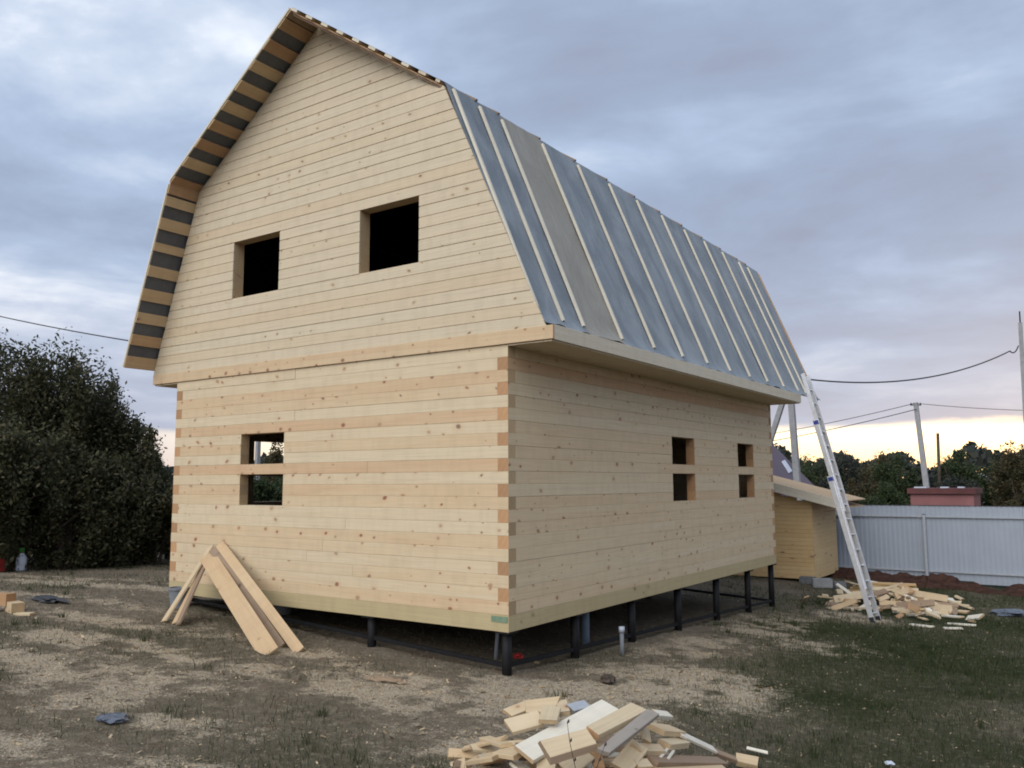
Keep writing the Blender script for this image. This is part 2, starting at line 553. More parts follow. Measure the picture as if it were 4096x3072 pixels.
# centre x, y, radii, angle, strength of each spill of sawdust round the house
SAW = [(-3.6, -2.1, 1.6, .45, .2, 1.0), (-2.3, -2.6, 1.0, .40, .3, 1.0), (-5.4, -1.5, 2.0, .3, .25, .9), (-8.5, .6, 3.2, .35, .25, 1.05),
       (-6.9, 1.6, 1.4, .5, .3, .9), (.55, -.6, 1.6, .8, .2, .95), (1.3, 1.2, 1.0, 1.1, .6, .9), (.7, 3.6, .55, 1.3, -.1, .85), (.7, 6.4, .7, 1.5, .1, .75),
       (1.4, 8.8, .9, .7, .2, .7), (2.1, -2.2, 1.5, 1.0, .3, .75), (-.2, -4.4, 1.8, .5, .35, .95), (1.6, -4.3, 1.0, .6, .2, .7), (-1.9, -.75, 2.4, .35, .0, .7), (-9.5, -2.2, 2.5, 1.0, .2, .6),
       (-1.4, -3.4, 1.6, .5, .3, .55), (-4.6, .25, 1.6, .4, 0, .5), (-3.3, -3.2, 2.2, .5, .2, .75),
       (.9, -3.9, 1.6, .45, .3, .9), (-.6, -1.5, 2.0, .4, .1, .85), (1.0, .2, 1.2, .7, .4, .9), (1.7, 5.0, .8, .8, .2, .6), (-7.6, -1.0, 2.2, .35, .25, .9), (-10.5, .9, 2.0, .3, .25, .9)]


def greenness(x, y):
    """1 where the grass is alive, 0 where it is trodden brown"""
    x = np.asarray(x, float); y = np.asarray(y, float)
    side = 1 / (1 + np.exp(-((x - 2.05) + 0.15 * (y + 1)) * 2.2))
    n = fbm(x, y, 1.7, 21)
    return np.clip(0.14 + 0.74 * side + (n - 0.5) * 1.15, 0, 1)


def axis_lines(lo, hi, step, far):
    a = list(np.arange(lo, hi + 1e-6, step))
    d = step
    x = hi
    while x < far:
        d *= 1.35
        x += d
        a.append(x)
    d = step
    x = lo
    while x > -far:
        d *= 1.35
        x -= d
        a.insert(0, x)
    return np.array(a)


gx = axis_lines(-16, 7, 0.10, 900)
gy = axis_lines(-8, 18, 0.10, 900)
GX, GY = np.meshgrid(gx, gy)
near = np.clip(1 - np.hypot(np.clip(np.abs(GX + 4.5) - 11, 0, None), np.clip(np.abs(GY - 5) - 12, 0, None)) / 6, 0, 1)
GZ = ground_z(GX, GY) + near * ((fbm(GX, GY, 1.1, 31) - .5) * .05 + (fbm(GX, GY, .3, 33) - .5) * .045)
nxv, nyv = len(gx), len(gy)
gv = np.stack([GX.ravel(), GY.ravel(), GZ.ravel()], 1)
ii = np.arange(nxv * nyv).reshape(nyv, nxv)
gf = np.stack([ii[:-1, :-1].ravel(), ii[:-1, 1:].ravel(), ii[1:, 1:].ravel(), ii[1:, :-1].ravel()], 1)
gme = bpy.data.meshes.new('ground')
gme.from_pydata(gv.tolist(), [], gf.tolist())
gme.polygons.foreach_set('use_smooth', [True] * len(gme.polygons))
for nm, arr in (('saw', sawdust(GX, GY) * near), ('green', greenness(GX, GY))):
    at = gme.attributes.new(nm, 'FLOAT', 'POINT')
    at.data.foreach_set('value', arr.ravel().astype(np.float32))
mt, k = new_mat('ground_soil')
oc = k.n('ShaderNodeTexCoord').outputs['Object']
a_s = k.n('ShaderNodeAttribute', attribute_name='saw').outputs['Fac']
a_g = k.n('ShaderNodeAttribute', attribute_name='green').outputs['Fac']
nf = k.noise(oc, 9.0, 6.0, 0.65)
nfine = k.noise(oc, 55.0, 4.0, 0.7)
ncl = k.noise(oc, 2.3, 4.0, 0.6)
soil = k.ramp(k.math('ADD', k.math('MULTIPLY', nf, 0.6), k.math('MULTIPLY', nfine, 0.4)), [(0.3, (0.09, 0.076, 0.055)), (0.55, (0.185, 0.153, 0.113)), (0.75, (0.275, 0.23, 0.172))])
grn = k.ramp(nf, [(0.3, (0.020, 0.024, 0.010)), (0.6, (0.038, 0.042, 0.018)), (0.8, (0.068, 0.064, 0.034))])
col = k.mix(a_g, soil, grn)
rust = k.math('MULTIPLY', k.mapr(ncl, 0.60, 0.72), k.math('SUBTRACT', 0.55, k.math('MULTIPLY', a_g, 0.55)))
col = k.mix(rust, col, (0.15, 0.085, 0.055))
dust = k.ramp(nfine, [(0.3, (0.20, 0.165, 0.12)), (0.5, (0.37, 0.31, 0.228)), (0.68, (0.54, 0.47, 0.36))])
sm = k.mapr(k.math('ADD', a_s, k.math('MULTIPLY', k.math('SUBTRACT', k.math('ADD', k.math('MULTIPLY', nf, 0.5), k.math('MULTIPLY', nfine, 0.5)), 0.5), 2.6)), 0.10, 0.66)
col = k.mix(sm, col, dust)
finish(k, col, 0.95, k.math('ADD', nf, k.math('MULTIPLY', nfine, 0.5)), 0.8, 0.04, 0.1)
gme.materials.append(mt)
ground = link(bpy.data.objects.new('ground', gme))
tag(ground, kind='structure')

# ------------------------------------------------------------------ the house
HX, HY, HZ = -3.0, 4.5, -0.5
W, L, TH = 6.0, 9.03, 0.14
house = empty('log_house', (HX, HY, HZ))
tag(house, 'unfinished two-storey pine log house with gambrel roof standing on black steel piles', 'house')

COURSE, BASE = 0.1379, 0.175
zc = lambda i: BASE + COURSE * i
TOP = zc(21)
FRONT_TONE = [.5, .15, .3, .2, .35, .5, .1, .1, .4, .6, .15, .7, .0, .5, .1, .65, .05, .45, .7, .1, .1]
SIDE_TONE = [.3, .35, .25, .3, .35, .3, .45, .4, .5, .1, .35, .4, .35, .3, .35, .2, .25, .15, .25, .95, .5]


def log_wall(ends_at, place, holes, tones, length, split=0.0, jit=0.0025, end=None):
    """a wall of squared logs with windows; place(x0) gives (location, rotation) of a log whose x starts at x0"""
    wl = empty('log_wall', (0, 0, 0), None)
    wl.location = (0, 0, 0)
    wl.parent = house
    wl.matrix_parent_inverse = Matrix.Translation(-Vector((HX, HY, HZ)))
    r = random.Random(int(length * 100) + len(holes))
    for i in range(-1, 21):
        z0, h = (0, BASE) if i < 0 else (zc(i), COURSE)
        a, b = ends_at(i)
        spans = [(a, b)]
        for (h0, h1) in holes:
            if i in (8, 9, 10, 12, 13, 14):
                new = []
                for s0, s1 in spans:
                    if h0 > s0 and h1 < s1:
                        new += [(s0, h0), (h1, s1)]
                    else:
                        new.append((s0, s1))
                spans = new
        if i >= 0 and r.random() < split:
            s0, s1 = spans[-1]
            if s1 - s0 > 4:
                c = s0 + (s1 - s0) * r.uniform(.35, .75)
                spans[-1:] = [(s0, c - .0012), (c + .0012, s1)]
        tn = tones[i] if i >= 0 else .3
        for s0, s1 in spans:
            v, f = prism([(y, z) for y, z in chamfered(h - 0.0008, TH, 0.003)], 0, s1 - s0)
            loc, rot = place(s0, z0, r.uniform(-jit, jit))
            o = mesh('beam' if i >= 0 else 'base_beam', v, f, [M_LOG if i >= 0 else M_OLIVE, (end or M_END) if i >= 0 else M_OLIVE], None,
                     [0] * 6 + [1, 1], loc=loc, rot=rot, tone=tn + r.uniform(-.08, .08))
            keep(o, wl)
    return wl


through = lambda i: i % 2 == 0
HALF = math.pi / 2
# front wall, faces -Y
log_wall(lambda i: (-W, 0) if through(i) else (-W + TH, -TH), lambda s, z, j: ((s, j, z), (0, 0, 0)), [(-4.48, -3.60)], FRONT_TONE, W, 0.4, end=M_END_PALE)
# side wall, faces +X
log_wall(lambda i: (0, L) if not through(i) else (TH, L - TH), lambda s, z, j: ((-j, s, z), (0, 0, HALF)), [(4.29, 5.14), (7.10, 7.92)], SIDE_TONE, L, 0.5)
# rear wall, faces +Y
log_wall(lambda i: (0, W) if through(i) else (TH, W - TH), lambda s, z, j: ((-s, L - j, z), (0, 0, math.pi)), [], FRONT_TONE, W)
# far side wall, faces -X
log_wall(lambda i: (0, L) if not through(i) else (TH, L - TH), lambda s, z, j: ((-W + j, L - s, z), (0, 0, -HALF)), [(L - 2.25, L - 1.33)], SIDE_TONE, L)


def hpart(name, v, f, mat, tone=.3, idx=None):
    o = mesh(name, v, f, mat, None, idx, tone=tone)
    return keep(o, house)


# green stain and slat on the base beam by the near corner
o = mesh('stained_patch', *box_mesh(-.225, -.012, -.0065, .02, .098, .160), M_GREENTAG); keep(o, house)
# floor and upper floor
hpart('floor_deck', *box_mesh(-W + TH + .002, -TH - .002, TH + .002, L - TH - .002, .03, .12), M_BROWNWOOD)
hpart('upper_floor_deck', *box_mesh(-W - .5, .5, .10, L, TOP + .02, TOP + .14), M_DARKSLOT)  # deck coloured near-black to deepen the shade in the loft

# ---- gambrel outline (inside of the sheathing), x,z
AP, KL, EL = (-3.10, 7.74), (-5.62, 5.92), (-6.60, 3.222)
KR, ER = (-0.905, 6.28), (0.50, 3.222)


def x_left(z):
    if z > KL[1]:
        return AP[0] + (KL[0] - AP[0]) * (AP[1] - z) / (AP[1] - KL[1])
    return KL[0] + (EL[0] - KL[0]) * (KL[1] - z) / (KL[1] - EL[1])


def x_right(z):
    if z > KR[1]:
        return AP[0] + (KR[0] - AP[0]) * (AP[1] - z) / (AP[1] - KR[1])
    # slightly outward curve to the eave
    t = (KR[1] - z) / (KR[1] - ER[1])
    return KR[0] + (ER[0] - KR[0]) * t


def siding(parent, y_face, wins, step=0.1371, z0=3.222, seed=3):
    r = random.Random(seed)
    nrow = int((AP[1] - z0) / step) + 1
    for i in range(nrow):
        za = z0 + i * step
        zb = min(za + step, AP[1] - .005)
        if zb - za < .02:
            break
        zg = zb - 0.014           # bottom of the groove
        cuts = [None]
        if wins and 7 <= i < 13:
            cuts = [(-99, wins[0][0]), (wins[0][1], wins[1][0]), (wins[1][1], 99)]
        else:
            cuts = [(-99, 99)]
        base_tone = r.choice([.02, .05, .1, .12, .18, .1, .05, .3])
        for ca, cb in cuts:
            def strip(z_lo, z_hi, y):
                zs = [z_lo] + [zk for zk in (KL[1], KR[1]) if z_lo + .003 < zk < z_hi - .003] + [z_hi]
                zs = sorted(zs)
                Ls = [(max(x_left(z), ca), y, z) for z in zs]
                Rs = [(min(x_right(z), cb), y, z) for z in reversed(zs)]
                return Ls + Rs
            p1 = strip(za, zg, 0.0)
            p2 = strip(zg, zb, 0.0075)
            if p1[0][0] >= p1[-1][0]:
                continue
            verts, faces = [], []
            n1 = len(p1)
            verts += p1 + [(x, .024, z) for x, y, z in p1]
            faces.append(tuple(range(n1 - 1, -1, -1)))
            for q in range(n1):
                faces.append((q, (q + 1) % n1, n1 + (q + 1) % n1, n1 + q))
            b0 = len(verts)
            n2 = len(p2)
            verts += p2
            faces.append(tuple(range(b0 + n2 - 1, b0 - 1, -1)))
            xs = (p1[0][0] + p1[-1][0]) / 2
            jy = r.uniform(-.0015, .0015)
            # flip winding so that faces look to -Y
            faces = [tuple(reversed(q)) for q in faces]
            o = mesh('siding_board', [(x, y, z - za) for x, y, z in verts], faces, M_SIDING, None, loc=(0, y_face + jy, za), tone=base_tone + r.uniform(-.04, .06))
            keep(o, parent)
    return


gable = empty('gable'); gable.parent = house
gable.matrix_parent_inverse = Matrix.Translation(-Vector((HX, HY, HZ)))
WINS = [(-4.76, -3.775), (-2.262, -1.277)]
siding(gable, -0.018, WINS)
# rim board under the siding, the ends of which close the eaves boxes
o = board('rim_board', 7.19, .03, .148, [M_LOG, M_END], None, .002, .62, loc=(-6.595, -.024, 3.073)); keep(o, gable)
# lining boards of the two openings
for a, b in WINS:
    for nm, bx in (('window_lining', (a - .022, a, .006, .165, 4.182, 5.004)), ('window_lining', (b, b + .022, .006, .165, 4.182, 5.004)),
                   ('window_lining', (a - .022, b + .022, .006, .165, 4.16, 4.1815)), ('window_lining', (a - .022, b + .022, .006, .165, 5.0045, 5.026))):
        v, f = box_mesh(*bx)
        o = mesh(nm, v, f, M_PLANK, None, tone=.45); keep(o, gable)
# dark sheet added behind the siding to blacken the loft, openings left free
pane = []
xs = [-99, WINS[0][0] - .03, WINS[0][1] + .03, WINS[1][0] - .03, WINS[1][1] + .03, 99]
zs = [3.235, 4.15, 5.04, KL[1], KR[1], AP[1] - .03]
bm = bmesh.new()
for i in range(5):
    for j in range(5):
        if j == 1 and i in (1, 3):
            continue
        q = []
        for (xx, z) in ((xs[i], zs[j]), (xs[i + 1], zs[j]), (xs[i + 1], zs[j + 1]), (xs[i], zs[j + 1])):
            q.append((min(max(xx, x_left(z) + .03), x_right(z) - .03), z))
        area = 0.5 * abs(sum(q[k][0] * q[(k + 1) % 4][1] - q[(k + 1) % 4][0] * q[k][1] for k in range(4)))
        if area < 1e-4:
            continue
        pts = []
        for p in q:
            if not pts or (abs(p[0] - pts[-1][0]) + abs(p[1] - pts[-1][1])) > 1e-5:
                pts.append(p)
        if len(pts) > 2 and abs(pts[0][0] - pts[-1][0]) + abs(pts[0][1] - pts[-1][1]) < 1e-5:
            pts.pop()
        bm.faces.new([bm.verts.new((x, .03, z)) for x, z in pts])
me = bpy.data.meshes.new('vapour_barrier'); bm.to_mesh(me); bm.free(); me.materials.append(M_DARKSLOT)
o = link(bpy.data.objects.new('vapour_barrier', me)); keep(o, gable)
# rear gable
pts = [(EL[0] + .06, EL[1]), (KL[0] + .06, KL[1] - .04), (AP[0], AP[1] - .06), (KR[0] - .08, KR[1] - .06), (ER[0] - .2, ER[1])]
v = [(x, L, z) for x, z in pts] + [(x, L - .1, z) for x, z in pts]
f = [(0, 1, 2, 3, 4), (9, 8, 7, 6, 5)] + [(i, (i + 1) % 5, 5 + (i + 1) % 5, 5 + i) for i in range(5)]
o = mesh('gable_panel', v, f, [M_DARKSLOT], None); keep(o, house)  # rear wall coloured near-black for the shade seen through the openings

# ---- eaves boxes: fascia, soffit boards, closing strip
for side in (1, -1):
    eb = empty('eaves_box'); eb.parent = house
    eb.matrix_parent_inverse = Matrix.Translation(-Vector((HX, HY, HZ)))
    xo = .594 if side > 0 else -6.594
    xw = 0.004 if side > 0 else -6.004
    v, f = prism(chamfered(.160, .022, .003), 0, L + .01)
    rot = (0, 0, HALF) if side > 0 else (0, 0, -HALF)
    loc = (xo, .008, 3.068) if side > 0 else (xo, L + .018, 3.068)
    o = mesh('fascia_board', v, f, [M_BATTEN, M_END_PALE], None, [0] * 6 + [1, 1], loc=loc, rot=rot, tone=.35); keep(o, eb)
    nb = 5
    wd = (abs(xo - xw) - .02) / nb
    for i in range(nb):
        x0 = xw + side * (i * wd + .001)
        x1 = xw + side * ((i + 1) * wd - .003)
        v, f = box_mesh(min(x0, x1), max(x0, x1), .0, L - .01, 3.052 + random.uniform(0, .002), 3.0665)
        o = mesh('soffit_board', [(y, -x, z) for x, y, z in v], f, [M_SIDING], None, rot=(0, 0, HALF), tone=.35 + random.uniform(-.1, .15)); keep(o, eb)

# ---- roof
roof = empty('roof'); roof.parent = house
roof.matrix_parent_inverse = Matrix.Translation(-Vector((HX, HY, HZ)))
YF = 10.86          # far verge
OV = 0.50           # front overhang


def slope_frame(p, q):
    d = Vector((q[0] - p[0], 0, q[1] - p[1])); ln = d.length; d.normalize()
    nrm = Vector((-d.z, 0, d.x))
    if nrm.z < 0 and abs(nrm.z) > .01:
        nrm = -nrm
    return d, nrm, ln


def roof_board(p, q, s0, s1, y0, y1, off, th, mats, name='sheathing_board', tone=.3):
    """board along Y lying on the slope p->q between distances s0..s1"""
    d, nrm, ln = slope_frame(p, q)
    a = Vector((p[0], 0, p[1])) + d * s0 + nrm * off
    wd = s1 - s0
    pr = [(0.0, 0.0), (0.0, wd), (th, wd), (th, 0.0)]
    verts, faces = [], []
    for yy in (y0, y1):
        for t, ss in pr:
            verts.append(a + d * ss + nrm * t + Vector((0, yy, 0)))
    faces = [(0, 1, 5, 4), (1, 2, 6, 5), (2, 3, 7, 6), (3, 0, 4, 7), (3, 2, 1, 0), (4, 5, 6, 7)]
    # local frame with x along the board so the grain runs right
    loc = a + Vector((0, y0, 0))
    M = Matrix(((0, 1, 0), (-1, 0, 0), (0, 0, 1))).to_4x4()      # world -> local rotation (x_local = y)
    vl = [M @ (vv - loc) for vv in verts]
    o = mesh(name, vl, faces, mats, None, [0, 0, 0, 0, 1, 1] if isinstance(mats, list) and len(mats) > 1 else None, loc=loc, rot=(0, 0, HALF), tone=tone)
    return keep(o, roof)


SH = [M_SHEATH, M_END_PALE]
rr = random.Random(5)
# upper left: boards 0.17 wide every 0.354
dUL, nUL, lUL = slope_frame(AP, KL)
cosL = abs(dUL.x)
roof_board(AP, KL, .0, .108, -OV, YF, .003, .024, [M_BROWNWOOD, M_END_PALE], tone=.3)
roof_board(AP, KL, .124, .296, -OV, YF, .003, .024, SH, tone=.75)
for i in range(7):
    x0 = -3.49 - .287 * i
    s0 = (AP[0] - x0) / cosL
    roof_board(AP, KL, s0, s0 + .172 + rr.uniform(-.006, .006), -OV - rr.uniform(0, .01), YF, .003 + rr.uniform(0, .002), .024, SH, tone=rr.choice([.1, .25, .4, .65, .8]))
s0 = (AP[0] + 5.52) / cosL
roof_board(AP, KL, s0, lUL + .012, -OV, YF, .003, .024, SH, tone=.85)
# lower left
dLL, nLL, lLL = slope_frame(KL, EL)
sz = abs(dLL.z)
roof_board(KL, EL, .0, (KL[1] - 5.775) / sz, -OV, YF, .003, .024, SH, tone=.85)
zpairs = [(5.745, 5.61), (5.44, 5.28), (5.09, 4.97), (4.76, 4.61), (4.43, 4.26), (4.09, 3.94), (3.77, 3.62), (3.455, 3.285)]
for za, zb in zpairs:
    roof_board(KL, EL, (KL[1] - za) / sz, (KL[1] - zb) / sz, -OV - rr.uniform(0, .01), YF, .003 + rr.uniform(0, .002), .024, SH, tone=rr.choice([.0, .1, .2, .35, .5]))
# upper right: front ends cut back towards the knee
dUR, nUR, lUR = slope_frame(AP, KR)
OVR = lambda s: OV * (1 - s / lUR) + .035
nbd = 10
pit = (lUR - .02) / (nbd - .55)
for i in range(nbd):
    s0 = .012 + i * pit
    s1 = min(s0 + pit * .5, lUR - (.055 if i == nbd - 1 else 0))
    roof_board(AP, KR, s0, s1, -OVR((s0 + s1) / 2), YF, .006, .034, [M_SHEATH, M_BATTEN], tone=rr.uniform(.2, .7))
# two slats under the cut ends
for dn, kk in ((.012, 0), (.036, 1)):
    A = Vector((AP[0], -OV + .02 + .02 * kk, AP[1])) - nUR * dn + dUR * .05
    B = Vector((KR[0], -.012 + .01 * kk, KR[1])) - nUR * dn - dUR * .03
    o = bar_between('verge_slat', A, B, .03, .016, [M_BROWNWOOD if kk else M_SHEATH], roof, tuple(nUR), 0, .8)
# lower right plane (outside of the sheathing)
PR0, PR1 = (-.89, 6.29), (.405, 3.31)
dLR, nLR, lLR = slope_frame(PR0, PR1)
for i in range(11):
    s0 = .01 + i * (lLR - .17) / 10
    roof_board(PR0, PR1, s0, s0 + .15, .012, YF + .45 * (1 - s0 / lLR) - .02, -.046, .022, SH, tone=rr.uniform(.2, .7))


def skew(y):
    """battens lean a little towards the rear with height"""
    return (.10 + .034 * y) * min(1.0, max(0.0, y) / .45)


def sheet(name, p, q, y0, y1, off, mat, ny, ns, amp, seed, skewed=False, wavy=0.0, extra=0.0, start=0.0):
    d, nrm, ln = slope_frame(p, q)
    verts = []
    for j in range(ny + 1):
        yy = y0 + (y1 - y0) * j / ny
        ext = extra + wavy * (mnoise.noise(Vector((yy * 1.7, seed, 0))) + .6 * mnoise.noise(Vector((yy * 5.1, seed, 3)))) if wavy else extra
        for i in range(ns + 1):
            s = start + (ln + ext - start) * i / ns
            t = i / ns
            dn = amp * (.8 * mnoise.noise(Vector((yy * 1.3 + seed, s * .9, seed))) + .5 * mnoise.noise(Vector((yy * 4.3, s * 1.1, seed + 5))) + .35 * mnoise.noise(Vector((yy * 7.0 + s * 3, s * 2.3, seed + 7))))
            if wavy and t > .93:
                dn += (.02 * mnoise.noise(Vector((yy * 3.1, seed + 9, 1))) + .062) * ((t - .93) / .07) ** 2
            P = Vector((p[0], yy + (skew(yy) * (1 - t) if skewed else 0), p[1])) + d * s + nrm * (off + dn)
            verts.append(P)
    faces = []
    for j in range(ny):
        for i in range(ns):
            a = j * (ns + 1) + i
            faces.append((a, a + ns + 1, a + ns + 2, a + 1))
    o = mesh(name, verts, faces, mat, None, smooth=True)
    return keep(o, roof)


# dark sheets added under the slopes so the loft openings look black
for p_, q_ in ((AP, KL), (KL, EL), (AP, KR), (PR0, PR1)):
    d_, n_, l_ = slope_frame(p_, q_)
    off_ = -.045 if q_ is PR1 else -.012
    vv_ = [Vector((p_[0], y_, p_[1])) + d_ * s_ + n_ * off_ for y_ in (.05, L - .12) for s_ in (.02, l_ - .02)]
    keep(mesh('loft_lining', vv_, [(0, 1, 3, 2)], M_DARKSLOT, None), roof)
# sheets on the hidden slopes; their dark undersides show between the boards
sheet('membrane_sheet', AP, KL, -OV + .012, YF, .031, M_MEMB_DARK, 40, 12, .002, 1)
sheet('membrane_sheet', KL, EL, -OV + .012, YF, .031, M_MEMB_DARK, 40, 12, .002, 2, extra=-.06)
ov_s = [lUR * i_ / 12 for i_ in range(13)]
ov_v = [Vector((AP[0], y_, AP[1])) + dUR * s_ + nUR * .044 for s_ in ov_s for y_ in (-OVR(s_) + .02, -.015)]
keep(mesh('membrane_sheet', ov_v, [(2 * i_, 2 * i_ + 1, 2 * i_ + 3, 2 * i_ + 2) for i_ in range(12)], M_MEMB_DARK, None), roof)
sheet('membrane_sheet', AP, KR, -.02, YF, .046, M_MEMB_DARK, 40, 10, .002, 3, extra=-.05)
seams = [(-.004, .97, M_MEMB), (.955, 1.925, M_MEMB_BROWN), (1.905, 3.84, M_MEMB), (3.80, 5.72, M_MEMB), (5.68, 7.62, M_MEMB), (7.58, 9.64, M_MEMB), (9.60, YF, M_MEMB)]
for i, (a, b, mm) in enumerate(seams):
    sheet('membrane_sheet', PR0, PR1, a, b, .006 + (.004 if i % 2 else 0), mm, max(12, int((b - a) * 18)), 44, .013, 10 + i, True, .042, .085, -.05)
# battens over the sheets
yb = [0.02, .49, .955] + [.955 + .9515 * i for i in range(1, 10)] + [10.05]
for i, y in enumerate(yb):
    if i == 0:
        a0, a1 = .04, lLR - .13
    else:
        a0, a1 = .05 + rr.uniform(0, .03), lLR - .06 + rr.uniform(0, .05)
    A = Vector((PR0[0], y + skew(y) * (1 - a0 / lLR), PR0[1])) + dLR * a0 + nLR * .030
    B = Vector((PR0[0], y + skew(y) * (1 - a1 / lLR), PR0[1])) + dLR * a1 + nLR * .030
    if i == 0:
        A = Vector((PR0[0], .10, PR0[1])) + dLR * a0 + nLR * .03
        B = Vector((PR0[0], .005, PR0[1])) + dLR * a1 + nLR * .03
    bar_between('batten', A, B, .042, .030, [M_BATTEN, M_END_PALE], roof, tuple(nLR), 0, rr.uniform(-.1, .15))
    if i:
        # upper slope batten, its foot just shows over the knee
        yk = y + skew(y)
        A = Vector((AP[0], yk, AP[1])) + dUR * .1 + nUR * .058
        B = Vector((KR[0], yk, KR[1])) + dUR * -.01 + nUR * .056
        bar_between('batten', A, B, .04, .028, [M_BROWNWOOD, M_BROWNWOOD], roof, tuple(nUR), 0, .3)
# pale verge strips on top of the left overhang, and the far verge board
for p, q, a, b in ((AP, KL, .0, lUL), (KL, EL, .02, lLL - .07)):
    d, nrm, ln = slope_frame(p, q)
    A = Vector((p[0], -OV + .012, p[1])) + d * a + nrm * .05
    B = Vector((p[0], -OV + .012, p[1])) + d * b + nrm * .05
    bar_between('verge_strip', A, B, .04, .03, [M_BATTEN, M_END_PALE], roof, tuple(nrm), 0, .1)
d, nrm, ln = slope_frame(PR0, PR1)
A = Vector((PR0[0], YF + .45, PR0[1])) + d * .02 + nrm * -.012
B = Vector((PR0[0], YF + .0, PR0[1])) + d * (ln + .05) + nrm * -.012
bar_between('verge_board', A, B, .05, .07, [M_SHEATH, M_END_PALE], roof, tuple(nrm), 0, .6)

# ---- piles and their bracing
pile_me = None


def pile(x, y, lean=0.0):
    z0 = gz(x, y) - .12
    zt = -.012
    vs, fs = tube_data([(x, y, z0), (x, y, zt - .008)], [.054, .054], 14)
    o = mesh('pile', vs, fs, M_BLACKSTEEL, None, smooth=False)
    for pl in o.data.polygons:
        pl.use_smooth = len(pl.vertices) == 4
    keep(o, house)
    v, f = box_mesh(x - .09, x + .09, y - .09, y + .09, zt - .008, -.003)
    h = mesh('head_plate', v, f, M_BLACKSTEEL, None)
    h.parent = o
    h.matrix_parent_inverse = Matrix.Identity(4)
    h.location = (0, 0, 0)
    return o


PX = [-.09, -2.05, -4.0, -5.91]
PY = [.09, 1.52, 3.02, 4.55, 6.1, 7.62, 8.94]
for x in PX:
    for y in PY:
        pile(x, y)
for i in range(len(PY) - 1):
    for x in (-.09, -5.91):
        a, b = (x, PY[i] + .05, gz(x, PY[i]) + .10), (x, PY[i + 1] - .05, gz(x, PY[i + 1]) + .10)
        keep(bar_between('brace_bar', a, b, .045, .045, [M_BLACKSTEEL]), house)
for i in range(len(PX) - 1):
    for y in (.09, 8.94):
        a, b = (PX[i] - .05, y, gz(PX[i], y) + .10), (PX[i + 1] + .05, y, gz(PX[i + 1], y) + .10)
        keep(bar_between('brace_bar', a, b, .045, .045, [M_BLACKSTEEL]), house)

# ------------------------------------------------------------------ things under and beside the house
def thing(o, label, cat, group=None):
    return tag(o, label, cat, group)


t = tube('vertical_pipe', [(-.42, 2.35, gz(-.42, 2.35) - .1), (-.42, 2.35, .02)], .055, M_BLUEPIPE, sides=14)
thing(t, 'thick blue-grey pipe standing upright under the house floor', 'pipe')
t = empty('short_pipe', (.20, 2.17, gz(.2, 2.17)))
tube('pipe_body', [(.20, 2.17, gz(.2, 2.17) - .1), (.20, 2.17, gz(.2, 2.17) + .27)], .026, M_GREYPL, t, 12)
tube('pipe_cap', [(.20, 2.17, gz(.2, 2.17) + .27), (.20, 2.17, gz(.2, 2.17) + .335)], .037, M_WHITEPL, t, 12)
thing(t, 'short capped grey pipe poking out of the sawdust beside the house', 'pipe')
t = tube('thin_pipe', [(-.62, .62, gz(-.62, .62) - .05), (-.60, .62, -.25), (-.56, .6, .0)], .022, M_GREYPL, sides=8)
thing(t, 'thin pale grey pipe behind the near corner pile', 'pipe')


def bucket(name, loc, r0, r1, h, mat, label):
    t = empty(name, loc)
    prof = [(r0, 0), (r1, h), (r1 + .012, h), (r1 + .012, h - .02), (r1 - .006, h - .02)]
    n = 24
    vs, fs = [], []
    prof = [(0, .0), (r0, 0), (r1, h - .03), (r1 + .014, h - .03), (r1 + .014, h), (r1 - .005, h), (r0 - .006, .012), (0, .012)]
    for (r, z) in prof:
        for kk in range(n):
            a = 2 * math.pi * kk / n
            vs.append((r * math.cos(a), r * math.sin(a), z))
    for i in range(len(prof) - 1):
        for kk in range(n):
            fs.append((i * n + kk, i * n + (kk + 1) % n, (i + 1) * n + (kk + 1) % n, (i + 1) * n + kk))
    mesh('bucket_body', vs, fs, mat, t, smooth=False)
    pts = [((r1 + .012) * math.cos(a), (r1 + .012) * math.sin(a) * .98, h - .02 - .09 * math.sin(a)) for a in np.linspace(0, math.pi, 14)]
    vs, fs = tube_data(pts, [.003] * 14, 6)
    mesh('bucket_handle', vs, fs, M_ALU, t, smooth=True)
    thing(t, label, 'bucket')
    return t


bx, by = -5.62, -.10
bucket('plastic_bucket', (bx, by, gz(bx, by)), .10, .135, .28, M_GREYPL, 'grey plastic bucket behind the leaning boards at the house corner')
bx, by = -4.4, .75
bucket('plastic_bucket', (bx, by, gz(bx, by)), .11, .14, .28, M_CONCDARK, 'dark bucket standing in the shade under the house')

# red scrap under the near corner: crumpled bag
def crumple(name, loc, sx, sy, sz, mat, seed, label, cat):
    bm = bmesh.new()
    bmesh.ops.create_icosphere(bm, subdivisions=3, radius=1)
    for v in bm.verts:
        n = mnoise.fractal(v.co * 1.9 + Vector((seed, 0, 0)), 0.9, 2.2, 4)
        v.co *= 1 + .55 * n
        v.co.x *= sx; v.co.y *= sy; v.co.z = max(v.co.z * sz, -sz * .25)
    me = bpy.data.meshes.new(name); bm.to_mesh(me); bm.free(); me.materials.append(mat)
    o = link(bpy.data.objects.new(name, me)); o.location = loc
    return thing(o, label, cat)


